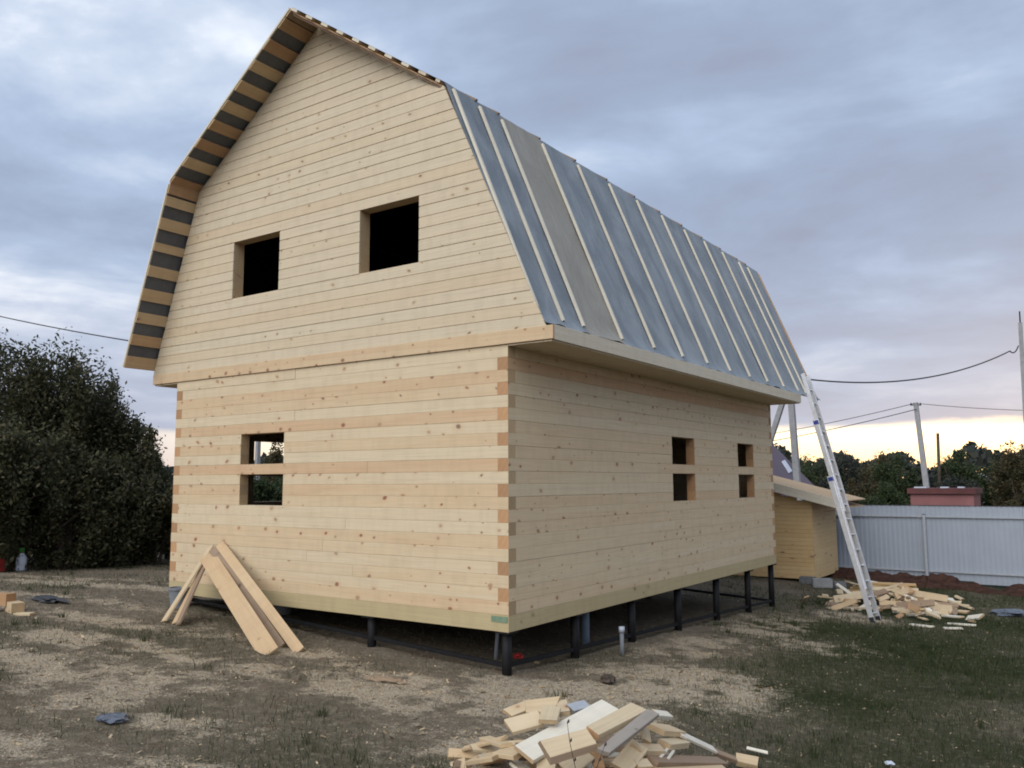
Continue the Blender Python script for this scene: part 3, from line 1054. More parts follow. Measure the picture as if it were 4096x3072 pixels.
crumple('crumpled_bag', (-.42, .80, gz(-.42, .8) + .045), .06, .05, .04, M_REDCAN, 1, 'small crumpled red bag lying under the near house corner', 'bag')
crumple('plastic_scrap', (-1.25, -3.62, gz(-1.25, -3.62) + .015), .13, .10, .022, M_FILM, 4, 'blue-grey crumpled plastic scrap on the trampled lawn', 'plastic scrap')
crumple('plastic_scrap', (3.62, 11.9, gz(3.6, 11.9) + .03), .35, .25, .07, M_FILM, 6, 'pale blue plastic sheet lying by the far right lawn edge', 'plastic scrap')
crumple('plastic_scrap', (3.75, -.3, gz(3.75, -.3) + .03), .035, .03, .015, M_WHITEPL, 8, 'tiny white plastic bit in the grass on the right', 'plastic scrap')
crumple('dark_rag', (-7.0, -1.2, gz(-7.0, -1.2) + .02), .36, .15, .045, M_TARP, 9, 'dark crumpled tarp beside the wood blocks on the left', 'tarp')
crumple('flat_scrap', (-.75, -1.05, gz(-.75, -1.05) + .008), .22, .09, .014, M_BROWNWOOD, 12, 'flat brown scrap lying on the sawdust before the house', 'scrap')
crumple('soil_clod', (.83, .62, gz(.83, .62) + .03), .08, .08, .06, M_BARK, 14, 'dark lump of soil on the sawdust right of the piles', 'clod')

# boards leaning on the front wall
def lean(A, B, wd, th, rolld, mat, tone, label):
    o = bar_between('leaning_board', A, B, wd, th, [mat, M_END_PALE], None, (0, -1, .6), rolld, tone)
    return thing(o, label, 'board', 'boards leaning against the front wall')


zg = lambda x, y: gz(x, y) + .005
lean((-4.70, -.93, zg(-4.7, -.93)), (-4.99, -.045, .70), .12, .025, -12, M_PLANK, .15, 'pale narrow board leaning on the wall, leftmost of the upright wigwam of boards')
lean((-4.53, -.88, zg(-4.53, -.88)), (-4.93, -.10, .62), .12, .025, -8, M_PLANK, .55, 'tan board leaning on the wall, second from left in the wigwam')
lean((-4.40, -.93, zg(-4.4, -.93)), (-4.90, -.15, .58), .12, .025, -14, M_BROWNWOOD, .2, 'brown rough board leaning on the wall, third from left in the wigwam')
lean((-2.40, -1.14, zg(-2.4, -1.14)), (-4.93, -.16, .60), .22, .022, 18, M_PLANK, .5, 'widest pale board leaning on the front wall, its lower end spread out')
lean((-2.62, -.80, zg(-2.62, -.8)), (-4.88, -.10, .68), .12, .022, 10, M_BROWNWOOD, .1, 'dark rough board sandwiched between the two long leaning boards')
lean((-2.30, -.80, zg(-2.3, -.8)), (-4.80, -.045, .74), .125, .025, 12, M_PLANK, .45, 'long narrow yellow board leaning on the front wall, rightmost of the wigwam')

# ------------------------------------------------------------------ foreground heap of offcuts
HEAP = [
 ((2.047, -2.784, -0.169), (2.188, -1.863, -0.046), 0.190, 0.028, 8, 'white', 'longest white plank lying across the foreground scrap heap'),
 ((2.441, -2.584, -0.026), (2.469, -1.977, -0.001), 0.120, 0.050, 5, 'pinkend', 'thick pale plank with an orange sawn end on top of the foreground heap'),
 ((2.302, -2.935, -0.071), (2.473, -2.653, -0.032), 0.150, 0.040, 5, 'bark', 'waney slab with a dark bark edge on the foreground heap'),
 ((2.614, -2.76, -0.068), (2.573, -1.967, -0.013), 0.085, 0.030, -5, 'grey', 'weathered grey board lying on top of the foreground heap'),
 ((1.612, -2.097, -0.084), (1.839, -2.02, -0.049), 0.170, 0.025, 25, 'yel', 'squarish yellow offcut at the back of the foreground heap'),
 ((1.520, -2.211, -0.118), (1.606, -2.063, -0.079), 0.100, 0.025, 15, 'yel', 'small yellow offcut at the heap\'s back left corner'),
 ((1.732, -2.504, -0.114), (1.905, -2.357, -0.061), 0.150, 0.030, 25, 'pale', 'wide pale block on the left shoulder of the foreground heap'),
 ((2.022, -2.448, -0.047), (1.901, -2.207, -0.02), 0.130, 0.030, 0, 'pale', 'pale short offcut upright behind the longest white plank'),
 ((1.970, -2.149, -0.066), (1.826, -1.947, -0.047), 0.080, 0.030, 0, 'pale', 'narrow pale offcut between the yellow square and the blue-grey piece'),
 ((1.949, -2.038, -0.062), (1.988, -1.855, -0.063), 0.090, 0.030, 0, 'greyblue', 'blue-grey painted offcut at the back of the foreground heap'),
 ((2.373, -1.516, -0.146), (2.402, -1.326, -0.196), 0.080, 0.030, 10, 'white', 'white offcut just behind the tip of the grey board'),
 ((2.513, -1.817, -0.164), (2.55, -1.532, -0.237), 0.140, 0.040, 25, 'yel', 'thick yellow block on the right shoulder of the foreground heap'),
 ((2.607, -1.877, -0.238), (2.625, -1.579, -0.296), 0.090, 0.045, 10, 'pale', 'pale block below the thick yellow block on the right'),
 ((2.555, -2.216, -0.193), (2.631, -1.959, -0.25), 0.080, 0.040, 10, 'yel', 'yellow offcut in front of the grey board\'s middle'),
 ((2.505, -1.958, -0.133), (2.567, -2.061, -0.182), 0.060, 0.030, 60, 'yel', 'small yellow piece standing in a dark gap of the heap'),
 ((2.595, -1.602, -0.227), (2.724, -1.249, -0.412), 0.070, 0.020, 10, 'white', 'long thin white slat sliding off the right side of the heap'),
 ((2.540, -2.399, -0.273), (2.562, -2.15, -0.179), 0.140, 0.020, 5, 'pale', 'pale board below the lower end of the grey board'),
 ((2.281, -2.669, -0.258), (2.345, -2.477, -0.185), 0.130, 0.020, 0, 'pale', 'cream board under the bark-edged slab'),
 ((2.365, -2.415, -0.175), (2.442, -2.497, -0.264), 0.070, 0.030, 50, 'orange', 'orange offcut standing on edge at the front of the heap'),
 ((1.293, -2.437, -0.345), (1.738, -2.557, -0.172), 0.060, 0.020, 20, 'yel', 'thin pale slat pointing left out of the foreground heap'),
 ((1.538, -2.642, -0.327), (1.83, -2.71, -0.225), 0.190, 0.030, 45, 'yel', 'wide yellow board at the left foot of the foreground heap'),
 ((1.784, -2.665, -0.221), (1.973, -2.707, -0.201), 0.150, 0.030, 40, 'yel', 'square yellow offcut propped at the near end of the longest plank'),
 ((2.121, -2.739, -0.235), (2.229, -2.672, -0.211), 0.140, 0.030, 0, 'pale', 'pale offcut under the near end of the longest plank'),
 ((2.647, -2.165, -0.259), (2.796, -1.296, -0.471), 0.110, 0.030, 20, 'brown', 'long brown board at the right foot of the foreground heap'),
 ((2.677, -2.175, -0.302), (2.833, -1.396, -0.476), 0.080, 0.030, 10, 'yel', 'long yellow board lying before the brown one at the frame\'s lower edge'),
 ((2.816, -1.054, -0.511), (2.957, -0.982, -0.538), 0.090, 0.050, 10, 'yeldark', 'yellow offcut with a dark end lying right of the heap'),
 ((2.776, -0.699, -0.525), (2.92, -0.637, -0.553), 0.030, 0.012, 0, 'white', 'short white stick alone in the grass right of the heap'),
 ((2.607, -2.311, -0.262), (2.653, -2.207, -0.275), 0.070, 0.040, 0, 'pale', 'small pale block at the frame\'s lower edge below the grey board'),
 ((2.711, -1.219, -0.435), (2.823, -1.075, -0.511), 0.050, 0.030, 10, 'brown', 'short brown stub between the white slat and the dark-ended offcut'),
 ((2.662, -2.058, -0.272), (2.637, -1.885, -0.261), 0.020, 0.015, 0, 'white', 'thin white lath, left one of two under the pale right block'),
 ((2.686, -1.995, -0.296), (2.66, -1.832, -0.283), 0.020, 0.015, 0, 'white', 'thin white lath, right one of two under the pale right block'),
 ((1.459, -2.408, -0.252), (1.813, -2.642, -0.186), 0.080, 0.025, 25, 'yel', 'yellow board crossing the left foot of the foreground heap'),
]
PAL = {'white': (M_BATTEN, M_END_PALE, .0), 'pinkend': (M_PLANK, M_END, .12), 'bark': (M_PLANK, M_BROWNWOOD, .05), 'grey': (M_GREYWOOD, M_GREYWOOD, .1), 'yel': (M_PLANK, M_END_PALE, .25),
       'pale': (M_PLANK, M_END_PALE, .0), 'greyblue': (M_FENCEPOST, M_GREYWOOD, .3), 'orange': (M_PLANK, M_END, .95), 'brown': (M_BROWNWOOD, M_BROWNWOOD, .2), 'yeldark': (M_PLANK, M_TARP, .35)}
for A, B, wd, th, rl, pal, lab in HEAP:
    m0, m1, tn = PAL[pal]
    # roll the wide face towards the open side of the heap
    A = Vector(A); B = Vector(B)
    upv = Vector((.30, -.50, 1.0))
    o = bar_between('wood_offcut', A, B, wd, th, [m0, m1], None, tuple(upv), -rl * .4, tn + random.uniform(-.05, .05), .003)
    if pal == 'bark':
        # waney, bark covered long edges
        me = o.data
        me.materials.append(M_BROWNWOOD)
        for i in (0, 1, 2, 5, 6):
            me.polygons[i].material_index = 2
        for v in me.vertices:
            if v.co.z < 0:
                v.co.y *= 1.25
    thing(o, lab, 'offcut', 'offcuts in the foreground heap')
def rough_cut(o, r_):
    """skewed ends and a slight warp so no two offcuts are the same box"""
    ks = [(r_.uniform(-.35, .35), r_.uniform(-.25, .25)) for _ in range(2)]
    wp = r_.uniform(-.06, .06)
    for v in o.data.vertices:
        a_, b_ = ks[0] if v.co.x < 0 else ks[1]
        x_ = v.co.x
        v.co.x += a_ * v.co.y * .7 + b_ * v.co.z + r_.uniform(-.003, .003)
        v.co.y *= 1 + (.12 if x_ < 0 else -.08) * ks[0][1] * 4
        v.co.z += wp * v.co.y


for o_ in [q_ for q_ in COL.objects if q_.name.startswith('wood_offcut')]:
    rough_cut(o_, random.Random(o_.name))
rh = random.Random(21)


def heap_h(x, y):
    r2 = ((x - 2.15) / .85) ** 2 + ((y + 2.25) / .75) ** 2
    return .33 * max(0, 1 - r2)


for i in range(70):
    a = rh.uniform(0, 2 * math.pi); r = math.sqrt(rh.uniform(0, .95))
    x = 2.12 + .85 * r * math.cos(a); y = -2.28 + .75 * r * math.sin(a)
    h = heap_h(x, y) * rh.uniform(.15, .82)
    ln = rh.uniform(.12, .42)
    an = rh.uniform(0, math.pi)
    dv = Vector((math.cos(an), math.sin(an), rh.uniform(-.3, .3))) * ln / 2
    c = Vector((x, y, gz(x, y) + h + .02))
    pal = rh.choice(['yel', 'yel', 'pale', 'pale', 'brown', 'orange', 'white'])
    m0, m1, tn = PAL[pal]
    o = bar_between('wood_offcut', c - dv, c + dv, rh.uniform(.05, .14), rh.choice([.02, .025, .04]), [m0, m1], None, (.2, -.4, 1), rh.uniform(-35, 35), tn + rh.uniform(-.1, .2))
    rough_cut(o, rh)
    cn = {'yel': 'yellow', 'pale': 'cream', 'brown': 'brown', 'orange': 'orange', 'white': 'white'}[pal]
    sd = 'left side' if x < 1.85 else ('right side' if x > 2.4 else 'middle')
    fb = 'near' if y < -2.45 else 'far'
    thing(o, ('short ' if ln < .27 else 'longish ') + cn + ' offcut buried in the ' + fb + ' ' + sd + ' of the foreground scrap heap', 'offcut', 'offcuts in the foreground heap')

# ------------------------------------------------------------------ second heap by the ladder
rh = random.Random(33)
n_far = 0
for i in range(115):
    big = i < 16
    x = min(max(rh.gauss(1.75, .66), .3), 3.15); y = rh.gauss(11.2, .8)
    h = max(0, .34 * (1 - ((x - 1.35) / 1.2) ** 2 - ((y - 11.7) / 1.3) ** 2)) * rh.uniform(.1, 1)
    ln = rh.uniform(.5, 1.0) if big else rh.uniform(.10, .5)
    an = rh.uniform(-.9, 1.5) if big else rh.uniform(0, math.pi)
    dv = Vector((math.cos(an), math.sin(an), rh.uniform(-.45, .45) * (.4 if big else 1))) * ln / 2
    c = Vector((x, y, gz(x, y) + h + .03 + abs(dv.z)))
    pal = rh.choice(['yel', 'pale', 'pale', 'white', 'white', 'brown', 'orange', 'pale'])
    m0, m1, tn = PAL[pal]
    o = bar_between('wood_offcut', c - dv, c + dv, rh.uniform(.05, .15), rh.choice([.02, .025, .04]), [m0, m1], None, (.2, -.6, 1), rh.uniform(-40, 40), tn + rh.uniform(-.1, .2))
    rough_cut(o, rh)
    cn = {'yel': 'yellow', 'pale': 'cream', 'brown': 'brown', 'orange': 'orange', 'white': 'white'}[pal]
    sd = 'left part' if x < 1.35 else ('right part' if x > 2.2 else 'middle')
    fb = 'near' if y < 11.2 else 'far'
    thing(o, ('long ' if big else ('short ' if ln < .28 else 'medium ')) + cn + ' offcut in the ' + fb + ' ' + sd + ' of the scattered heap behind the ladder', 'offcut', 'offcuts heaped behind the ladder')
# a few stacked yellow boards at its back
for i in range(6):
    c = Vector((1.15 + .03 * i, 12.5 - .02 * i, gz(1.15, 12.5) + .08 + .045 * i))
    an = .25 + .05 * math.sin(i * 2.1)
    dv = Vector((math.cos(an), math.sin(an), 0)) * (.72 - .03 * i)
    o = bar_between('wood_offcut', c - dv, c + dv, .15, .04, [M_SHED, M_END_PALE], None, (0, 0, 1), 0, .35 + .05 * i)
    thing(o, ['lowest', 'second lowest', 'third lowest', 'third highest', 'second highest', 'topmost'][i] + ' yellow board of the neat low stack between ladder and fence', 'board', 'stacked boards by the fence')
for (x, y, a, b, lab) in ((3.05, 9.6, .1, .45, 'flat pale slat lying alone in the grass right of the ladder heap'), (2.55, 8.7, -.2, .4, 'flat pale slat lying in the grass nearest the ladder foot'),
                         (3.0, 8.9, .5, .3, 'short pale slat in the grass between the two lone slats')):
    dv = Vector((math.cos(a), math.sin(a), 0)) * b / 2
    c = Vector((x, y, gz(x, y) + .03))
    thing(bar_between('wood_offcut', c - dv, c + dv, .09, .02, [M_BATTEN, M_END_PALE], None, (0, 0, 1), 5, .1), lab, 'offcut')

# ------------------------------------------------------------------ wood blocks and cans at the far left
for (x, y, a, sx, sy, sz_, pal, lab) in ((-6.55, -2.05, .3, .34, .15, .15, 'orange', 'orange-brown wood block at the left edge, topmost of three'), (-6.28, -2.0, -.2, .30, .15, .13, 'yel', 'pale yellow wood block beside the orange one on the left'),
                                       (-6.62, -2.25, .1, .36, .16, .07, 'brown', 'brown wood block lowest of the left edge group'), (-6.02, -2.0, .5, .22, .12, .03, 'pale', 'thin pale offcut lying right of the left edge blocks')):
    m0, m1, tn = PAL[pal]
    c = Vector((x, y, gz(x, y) + sz_ / 2 + (.07 if 'topmost' in lab else .01)))
    dv = Vector((math.cos(a), math.sin(a), 0)) * sx / 2
    thing(bar_between('wood_block', c - dv, c + dv, sy, sz_, [m0, m1], None, (0, 0, 1), 0, tn), lab, 'wood block')

cx, cy = -12.45, .60
t = empty('fuel_can', (cx, cy, gz(cx, cy)))
bm = bmesh.new()
bmesh.ops.create_cube(bm, size=1)
for v in bm.verts:
    v.co = Vector((v.co.x * .30, v.co.y * .18, v.co.z * .26 + .14))
    if v.co.z > .18 and v.co.x > 0: v.co.x -= .06
bmesh.ops.bevel(bm, geom=bm.edges[:], offset=.03, segments=3, affect='EDGES')
me = bpy.data.meshes.new('can_body'); bm.to_mesh(me); bm.free(); me.materials.append(M_REDCAN)
o = link(bpy.data.objects.new('can_body', me), t)
for a, b in (((-.09, 0, .265), (-.09, 0, .31)), ):
    vs, fs = tube_data([a, b], [.03, .025], 12); mesh('can_cap', vs, fs, M_BLACKPL, t, smooth=True)
vs, fs = tube_data([(-.03, 0, .26), (-.01, 0, .30), (.05, 0, .30), (.07, 0, .25)], [.014] * 4, 8); mesh('can_handle', vs, fs, M_REDCAN, t, smooth=True)
thing(t, 'red plastic fuel can on the grass under the dark trees at left', 'fuel can')
cx, cy = -12.38, .99
t = empty('canister', (cx, cy, gz(cx, cy)))
vs, fs = tube_data([(0, 0, 0), (0, 0, .05), (0, 0, .27), (0, 0, .33), (0, 0, .37)], [.085, .095, .095, .06, .035], 16); mesh('canister_body', vs, fs, M_WHITEPL, t, smooth=True)
vs, fs = tube_data([(0, 0, .37), (0, 0, .46)], [.05, .045], 12); mesh('canister_cap', vs, fs, M_GREENPL, t, smooth=True)
vs, fs = tube_data([(0, 0, .0), (0, 0, .03)], [.16, .15], 14); mesh('canister_foot', vs, fs, M_TARP, t, smooth=True)
thing(t, 'white plastic canister with a green cap beside the red can', 'canister')

# ------------------------------------------------------------------ ladder
lad = empty('extension_ladder', (1.83, 8.62, gz(1.83, 8.62)))
LB = Vector((1.83, 8.62, gz(1.83, 8.62) + .01)); LT = Vector((.66, 8.98, 3.58))
lax = (LT - LB); LL = lax.length; lax.normalize()
lside = Vector((.02, 1, 0)); lside = (lside - lax * lside.dot(lax)).normalized()
ln_ = lax.cross(lside)
if ln_.x < 0: ln_ = -ln_
for si, (a, b, wdt, off, th) in enumerate(((.0, .565, .42, .0, .068), (.12, .80, .36, .03, .062), (.42, 1.0, .30, .055, .056))):
    sec = empty('ladder_section'); sec.parent = lad
    sec.matrix_parent_inverse = Matrix.Translation(-Vector(lad.location))
    for s in (-1, 1):
        A = LB + lax * (a * LL) + lside * (s * wdt / 2) + ln_ * off
        B = LB + lax * (b * LL) + lside * (s * wdt / 2) + ln_ * off
        keep(bar_between('stile', A, B, .030, th * 1.25, [M_ALU], None, tuple(ln_), 0, 0), sec)
    nr = int((b - a) * LL / .28)
    for r in range(nr):
        c = LB + lax * (a * LL + .14 + .28 * r) + ln_ * off
        keep(tube('rung', [c - lside * wdt / 2, c + lside * wdt / 2], .015, M_ALU, None, 8), sec)
    if si < 2:
        for s in (-1, 1):
            c = LB + lax * (b * LL - .06) + lside * (s * (wdt / 2 + .002)) + ln_ * (off + .01)
            keep(bar_between('bracket', c - lax * .035, c + lax * .035, .034, .085, [M_BLUEPL], None, tuple(ln_), 0, 0), sec)
for s in (-1, 1):
    c = LB + lside * (s * .21)
    keep(bar_between('foot', c - lax * .02 , c + lax * .08, .036, .08, [M_BLACKPL], None, tuple(ln_), 0, 0), lad)
thing(lad, 'three-section aluminium ladder leaning against the far end of the eaves', 'ladder')

# ------------------------------------------------------------------ shed
SY, SX0, SX1, SD = 13.4, -3.9, -.48, 2.2
sh = empty('shed', (SX1, SY, gz(SX1, SY)))
zb = gz(SX1, SY) + .10
zt_l, zt_r = 1.95, 1.16


def sz_top(x):
    return 1.32 + (x + 1.27) * -.262


n = 22
for i in range(n):
    za = zb + i * .098
    for wall in ('front', 'side'):
        if wall == 'front':
            x0, x1 = SX0, SX1
            zt0, zt1 = sz_top(x0), sz_top(x1)
            if za > zt0 - .02: continue
            xr = x1 if za + .095 < zt1 else max(x0 + .3, x0 + (x1 - x0) * (zt0 - za - .095) / (zt0 - zt1))
            v, f = prism(chamfered(.0965, .03, .006), 0, xr - x0)
            o = mesh('wall_board', v, f, [M_SHED, M_END_PALE], None, [0] * 6 + [1, 1], loc=(x0, SY, za), tone=.25 + random.uniform(-.1, .25))
        else:
            if za + .09 > sz_top(SX1): continue
            v, f = prism(chamfered(.0965, .03, .006), 0, SD)
            o = mesh('wall_board', v, f, [M_SHED, M_END_PALE], None, [0] * 6 + [1, 1], loc=(SX1, SY + .001, za), rot=(0, 0, HALF), tone=.15 + random.uniform(-.1, .2))
        keep(o, sh)
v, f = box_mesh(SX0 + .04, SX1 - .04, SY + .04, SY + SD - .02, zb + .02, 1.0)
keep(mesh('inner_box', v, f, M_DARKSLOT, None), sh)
# sloping roof with three fascia boards
for i in range(3):
    A = Vector((SX0 - .3, SY - .28, sz_top(SX0 - .3) + .03 + i * .075)); B = Vector((.22 - .02 * i, SY - .28, sz_top(.22) + .03 + i * .075))
    keep(bar_between('fascia_board', A, B, .024, .072, [M_BATTEN, M_END_PALE], None, (0, 0, 1), 0, .02 + .08 * i), sh)
A = Vector((SX0 - .3, 0, sz_top(SX0 - .3))); B = Vector((.22, 0, sz_top(.22)))
nb = 12
for i in range(nb):
    y0 = SY - .262 + (SD + .5) * i / nb
    y1 = SY - .262 + (SD + .5) * (i + 1) / nb - .004
    v = [(A.x, y0, A.z + .16), (B.x, y0, B.z + .16), (B.x, y1, B.z + .16), (A.x, y1, A.z + .16), (A.x, y0, A.z + .185), (B.x, y0, B.z + .185), (B.x, y1, B.z + .185), (A.x, y1, A.z + .185)]
    keep(mesh('roof_board', v, [(0, 3, 2, 1), (4, 5, 6, 7), (0, 1, 5, 4), (1, 2, 6, 5), (2, 3, 7, 6), (3, 0, 4, 7)], M_SHEATH, None, tone=.3), sh)
v = [(A.x, SY - .25, A.z + .005), (B.x, SY - .25, B.z + .005), (B.x, SY + SD + .2, B.z + .005), (A.x, SY + SD + .2, A.z + .005)]
keep(mesh('roof_lining', v, [(0, 1, 2, 3)], M_SHEATH, None, tone=.6), sh)
thing(sh, 'small golden pine board shed with a lean-to roof behind the house', 'shed')
for i, (x, y, s) in enumerate(((-.62, 13.3, .2), (-.2, 12.95, .24), (.1, 13.2, .17))):
    v, f = box_mesh(-s * .9, s * .9, -s * .5, s * .5, 0, s * .85)
    bm = bmesh.new()
    bv = [bm.verts.new(p) for p in v]
    for q in f: bm.faces.new([bv[j] for j in q])
    bmesh.ops.bevel(bm, geom=bm.edges[:], offset=.012, segments=2, affect='EDGES')
    me = bpy.data.meshes.new('concrete_block'); bm.to_mesh(me); bm.free(); me.materials.append(M_CONCDARK if i != 1 else M_CONC)
    o = link(bpy.data.objects.new('concrete_block', me)); o.location = (x, y, gz(x, y)); o.rotation_euler = (0, 0, .4 * i)
    thing(o, ['grey concrete block under the front corner of the shed', 'pale concrete block lying before the shed corner', 'smallest concrete block right of the shed corner'][i], 'concrete block')

# ------------------------------------------------------------------ corrugated fence
FY = 16.5
fen = empty('metal_fence', (2.5, FY, gz(2.5, FY)))
FT = .93


def corrugated(x0, x1, zb, zt, y):
    prof = []
    x = x0
    p = .115
    nper = int(round((x1 - x0) / p))
    p = (x1 - x0) / nper
    for i in range(nper):
        b = x0 + i * p
        prof += [(b, y), (b + p * .38, y), (b + p * .50, y - .0075), (b + p * .88, y - .0075)]
    prof.append((x1, y))
    vs = [(a, b, zb) for a, b in prof] + [(a, b, zt) for a, b in prof]
    n = len(prof)
    fs = [(i, i + 1, n + i + 1, n + i) for i in range(n - 1)]
    return vs, fs


x = -9.0
i = 0
while x < 13.5:
    x1 = x + 1.15
    vs, fs = corrugated(x, x1 - .004, gz(x, FY) + .04, FT + (.004 if i % 2 else 0), FY + (.003 if i % 2 else 0))
    keep(mesh('fence_sheet', vs, fs, M_FENCE, None), fen)
    x = x1
    i += 1
for x in np.arange(-8.2, 13.5, 2.42):
    v, f = box_mesh(x - .03, x + .03, FY - .115, FY - .055, gz(x, FY) - .1, FT - .22)
    po = keep(mesh('post', v, f, M_FENCEPOST, None), fen)
    v, f = box_mesh(x - .034, x + .034, FY - .119, FY - .051, FT - .219, FT - .205)
    c_ = mesh('post_cap', v, f, M_BLACKPL, None); c_.parent = po
for zz in (.66, -.70):
    xs_ = np.arange(-8.2, 13.5, 2.42)
    for a, b in zip(xs_[:-1], xs_[1:]):
        v, f = box_mesh(a + .031, b - .031, FY - .054, FY - .020, zz - .02, zz + .02)
        keep(mesh('rail', v, f, M_FENCEPOST, None), fen)
v, f = box_mesh(-9, 13.5, FY - .02, FY + .008, FT + .005, FT + .016)
keep(mesh('cap_rail', v, f, M_TARP, None), fen)
thing(fen, 'grey-white corrugated metal fence along the rear boundary', 'fence')

# heap of red clay along the fence foot
bm = bmesh.new()
NXc, NYc = 220, 22
vv = [[None] * (NYc + 1) for _ in range(NXc + 1)]
for i in range(NXc + 1):
    x = -.8 + 6.5 * i / NXc
    for j in range(NYc + 1):
        y = 15.0 + 1.35 * j / NYc
        prof = math.sin(math.pi * j / NYc)
        h = .05 + .22 * mnoise.fractal(Vector((x * 1.5, y * 1.5, 4)), 0.9, 2.0, 4) + .12
        if abs(x - .95) < .4: h += .26 * (1 - abs(x - .95) / .4)
        if abs(x - 1.95) < .3: h += .10
        vv[i][j] = bm.verts.new((x, y + .05 * mnoise.noise(Vector((x * 3, y * 3, 1))), gz(x, y) - .02 + max(0, h) * .72 * prof ** .7))
for i in range(NXc):
    for j in range(NYc):
        bm.faces.new((vv[i][j], vv[i + 1][j], vv[i + 1][j + 1], vv[i][j + 1]))
me = bpy.data.meshes.new('clay_bank'); bm.to_mesh(me); bm.free(); me.materials.append(M_CLAY)
tag(link(bpy.data.objects.new('clay_bank', me)), 'lumpy red-brown clay bank along the fence foot', 'clay bank', kind='stuff')

# ------------------------------------------------------------------ poles and cables
def pole(name, base, top, r0, r1, label, mat=M_CONC, cross=True, sq=False):
    t = empty(name, base)
    o = tube('shaft', [base, Vector(base).lerp(Vector(top), .5), top], [r0, (r0 + r1) / 2, r1], mat, t, 4 if sq else 12, smooth=not sq)
    if cross:
        tp = Vector(top)
        a = Vector((math.cos(.6), math.sin(.6), 0))
        keep(bar_between('cross_arm', tp - a * .28 + Vector((0, 0, -.12)), tp + a * .28 + Vector((0, 0, -.12)), .05, .05, [M_BLACKSTEEL]), t)
        for s in (-1, 1):
            c = tp + a * (.24 * s) + Vector((0, 0, -.1))
            keep(tube('insulator', [c, c + Vector((0, 0, .06)), c + Vector((0, 0, .11))], [.03, .045, .02], M_GREYPL, None, 8), t)
    return thing(t, label, 'utility pole')


p1 = pole('utility_pole', (-3.18, 22, -1.0), (-3.42, 22, 6.0), .155, .125, 'braced concrete utility pole behind the shed, seen under the eaves', cross=False, sq=True)
keep(tube('brace_strut', [(-5.6, 22.1, -.9), (-3.45, 22.05, 4.9)], [.13, .11], M_CONC, None, 4, smooth=False), p1)
pR = pole('utility_pole', (3.49, 22, -1.0), (3.585, 22, 6.3), .11, .075, 'tall concrete utility pole at the right edge of the picture', sq=True, cross=False)
keep(tube('lamp_spike', [(3.585, 22, 6.3), (3.59, 22, 6.65)], .02, M_BLACKSTEEL, None, 6), pR)
pole('utility_pole', (-1.85, 40, -1.0), (-2.27, 40, 5.55), .21, .145, 'leaning concrete utility pole behind the red outbuilding', sq=True)
pole('utility_pole', (-2.15, 45, -1.0), (-2.02, 45, 4.2), .10, .08, 'thin dark wooden pole right of the leaning concrete pole', mat=M_BARK, cross=False)
dv = Vector((-22.08, 14.4, 0))
pole('utility_pole', (-18.2, 11.3, -.6), (-18.1, 11.25, 4.9), .10, .085, 'grey utility pole seen through the lower front window', sq=True)


def cable(name, a, b, sag, r, label, n=24):
    a = Vector(a); b = Vector(b)
    pts = []
    for i in range(n + 1):
        t = i / n
        p = a.lerp(b, t); p.z -= sag * 4 * t * (1 - t)
        pts.append(p)
    return thing(tube(name, pts, r, M_WIRE, None, 6), label, 'cable')


cable('power_cable', (.0, 10.9, 3.78), (3.27, 21.9, 5.45), .42, .018, 'black twisted cable sagging from the roof end to the right pole')
cable('cable_loop', (3.27, 21.9, 5.45), (3.5, 21.95, 5.6), .12, .02, 'short cable loop hanging at the right pole', 10)
cable('power_cable', (-2.2, 39.8, 5.2), (-20, 35, 2.6), .5, .02, 'lower thin cable running left from the leaning pole')
cable('power_cable', (-2.3, 39.8, 5.5), (-20, 35, 3.1), .5, .016, 'upper thin cable running left from the leaning pole')
cable('power_cable', (-2.2, 39.8, 5.5), (10, 43, 5.0), .35, .014, 'thin cable running right from the leaning pole')
cable('power_cable', (-55, 14, 13.4), (-22.05, 14.4, 6.5), .35, .03, 'dark power cable crossing the sky left of the house')
cable('power_cable', (-18.1, 11.3, 3.1), (-40, 30, 5.6), .3, .02, 'thin cable low over the hedge left of the house')

# ------------------------------------------------------------------ buildings behind the fence
t = empty('neighbour_house', (-8.0, 25, -1))
v = [(-10.5, 23.6, -1), (-5.0, 23.6, -1), (-5.0, 27.6, -1), (-10.5, 27.6, -1), (-10.5, 23.6, 1.5), (-5.0, 23.6, 1.5), (-5.0, 27.6, 1.5), (-10.5, 27.6, 1.5)]
keep(mesh('wall', v, [(0, 1, 5, 4), (1, 2, 6, 5), (2, 3, 7, 6), (3, 0, 4, 7)], M_HOUSEW, None), t)
nz = lambda x: 3.2 - 1.06 * (x + 6.03)
v = [(-11.24, 23.2, 1.05), (-4.0, 23.2, nz(-4)), (-4.0, 28.0, nz(-4)), (-11.24, 28.0, 1.05), (-7.62, 23.2, nz(-7.62)), (-7.62, 28.0, nz(-7.62)),
     (-11.24, 23.2, .9), (-4.0, 23.2, nz(-4) - .15), (-4.0, 28.0, nz(-4) - .15), (-11.24, 28.0, .9)]
rf = keep(mesh('roof', v, [(1, 2, 5, 4), (3, 0, 4, 5), (0, 1, 4), (2, 3, 5), (0, 6, 7, 1), (2, 1, 7, 8), (9, 8, 7, 6)], M_PURPLE, None), t)
sv = [(-5.21, 26.69), (-5.26, 27.21), (-4.83, 26.69), (-4.77, 26.13)]
v = [(x_, y_, nz(x_) + .01) for x_, y_ in sv] + [(x_ + .04, y_, nz(x_) + .05) for x_, y_ in sv]
sk = mesh('skylight', v, [(4, 5, 6, 7), (0, 1, 5, 4), (1, 2, 6, 5), (2, 3, 7, 6), (3, 0, 4, 7)], M_WHITEPL, None); keep(sk, rf)
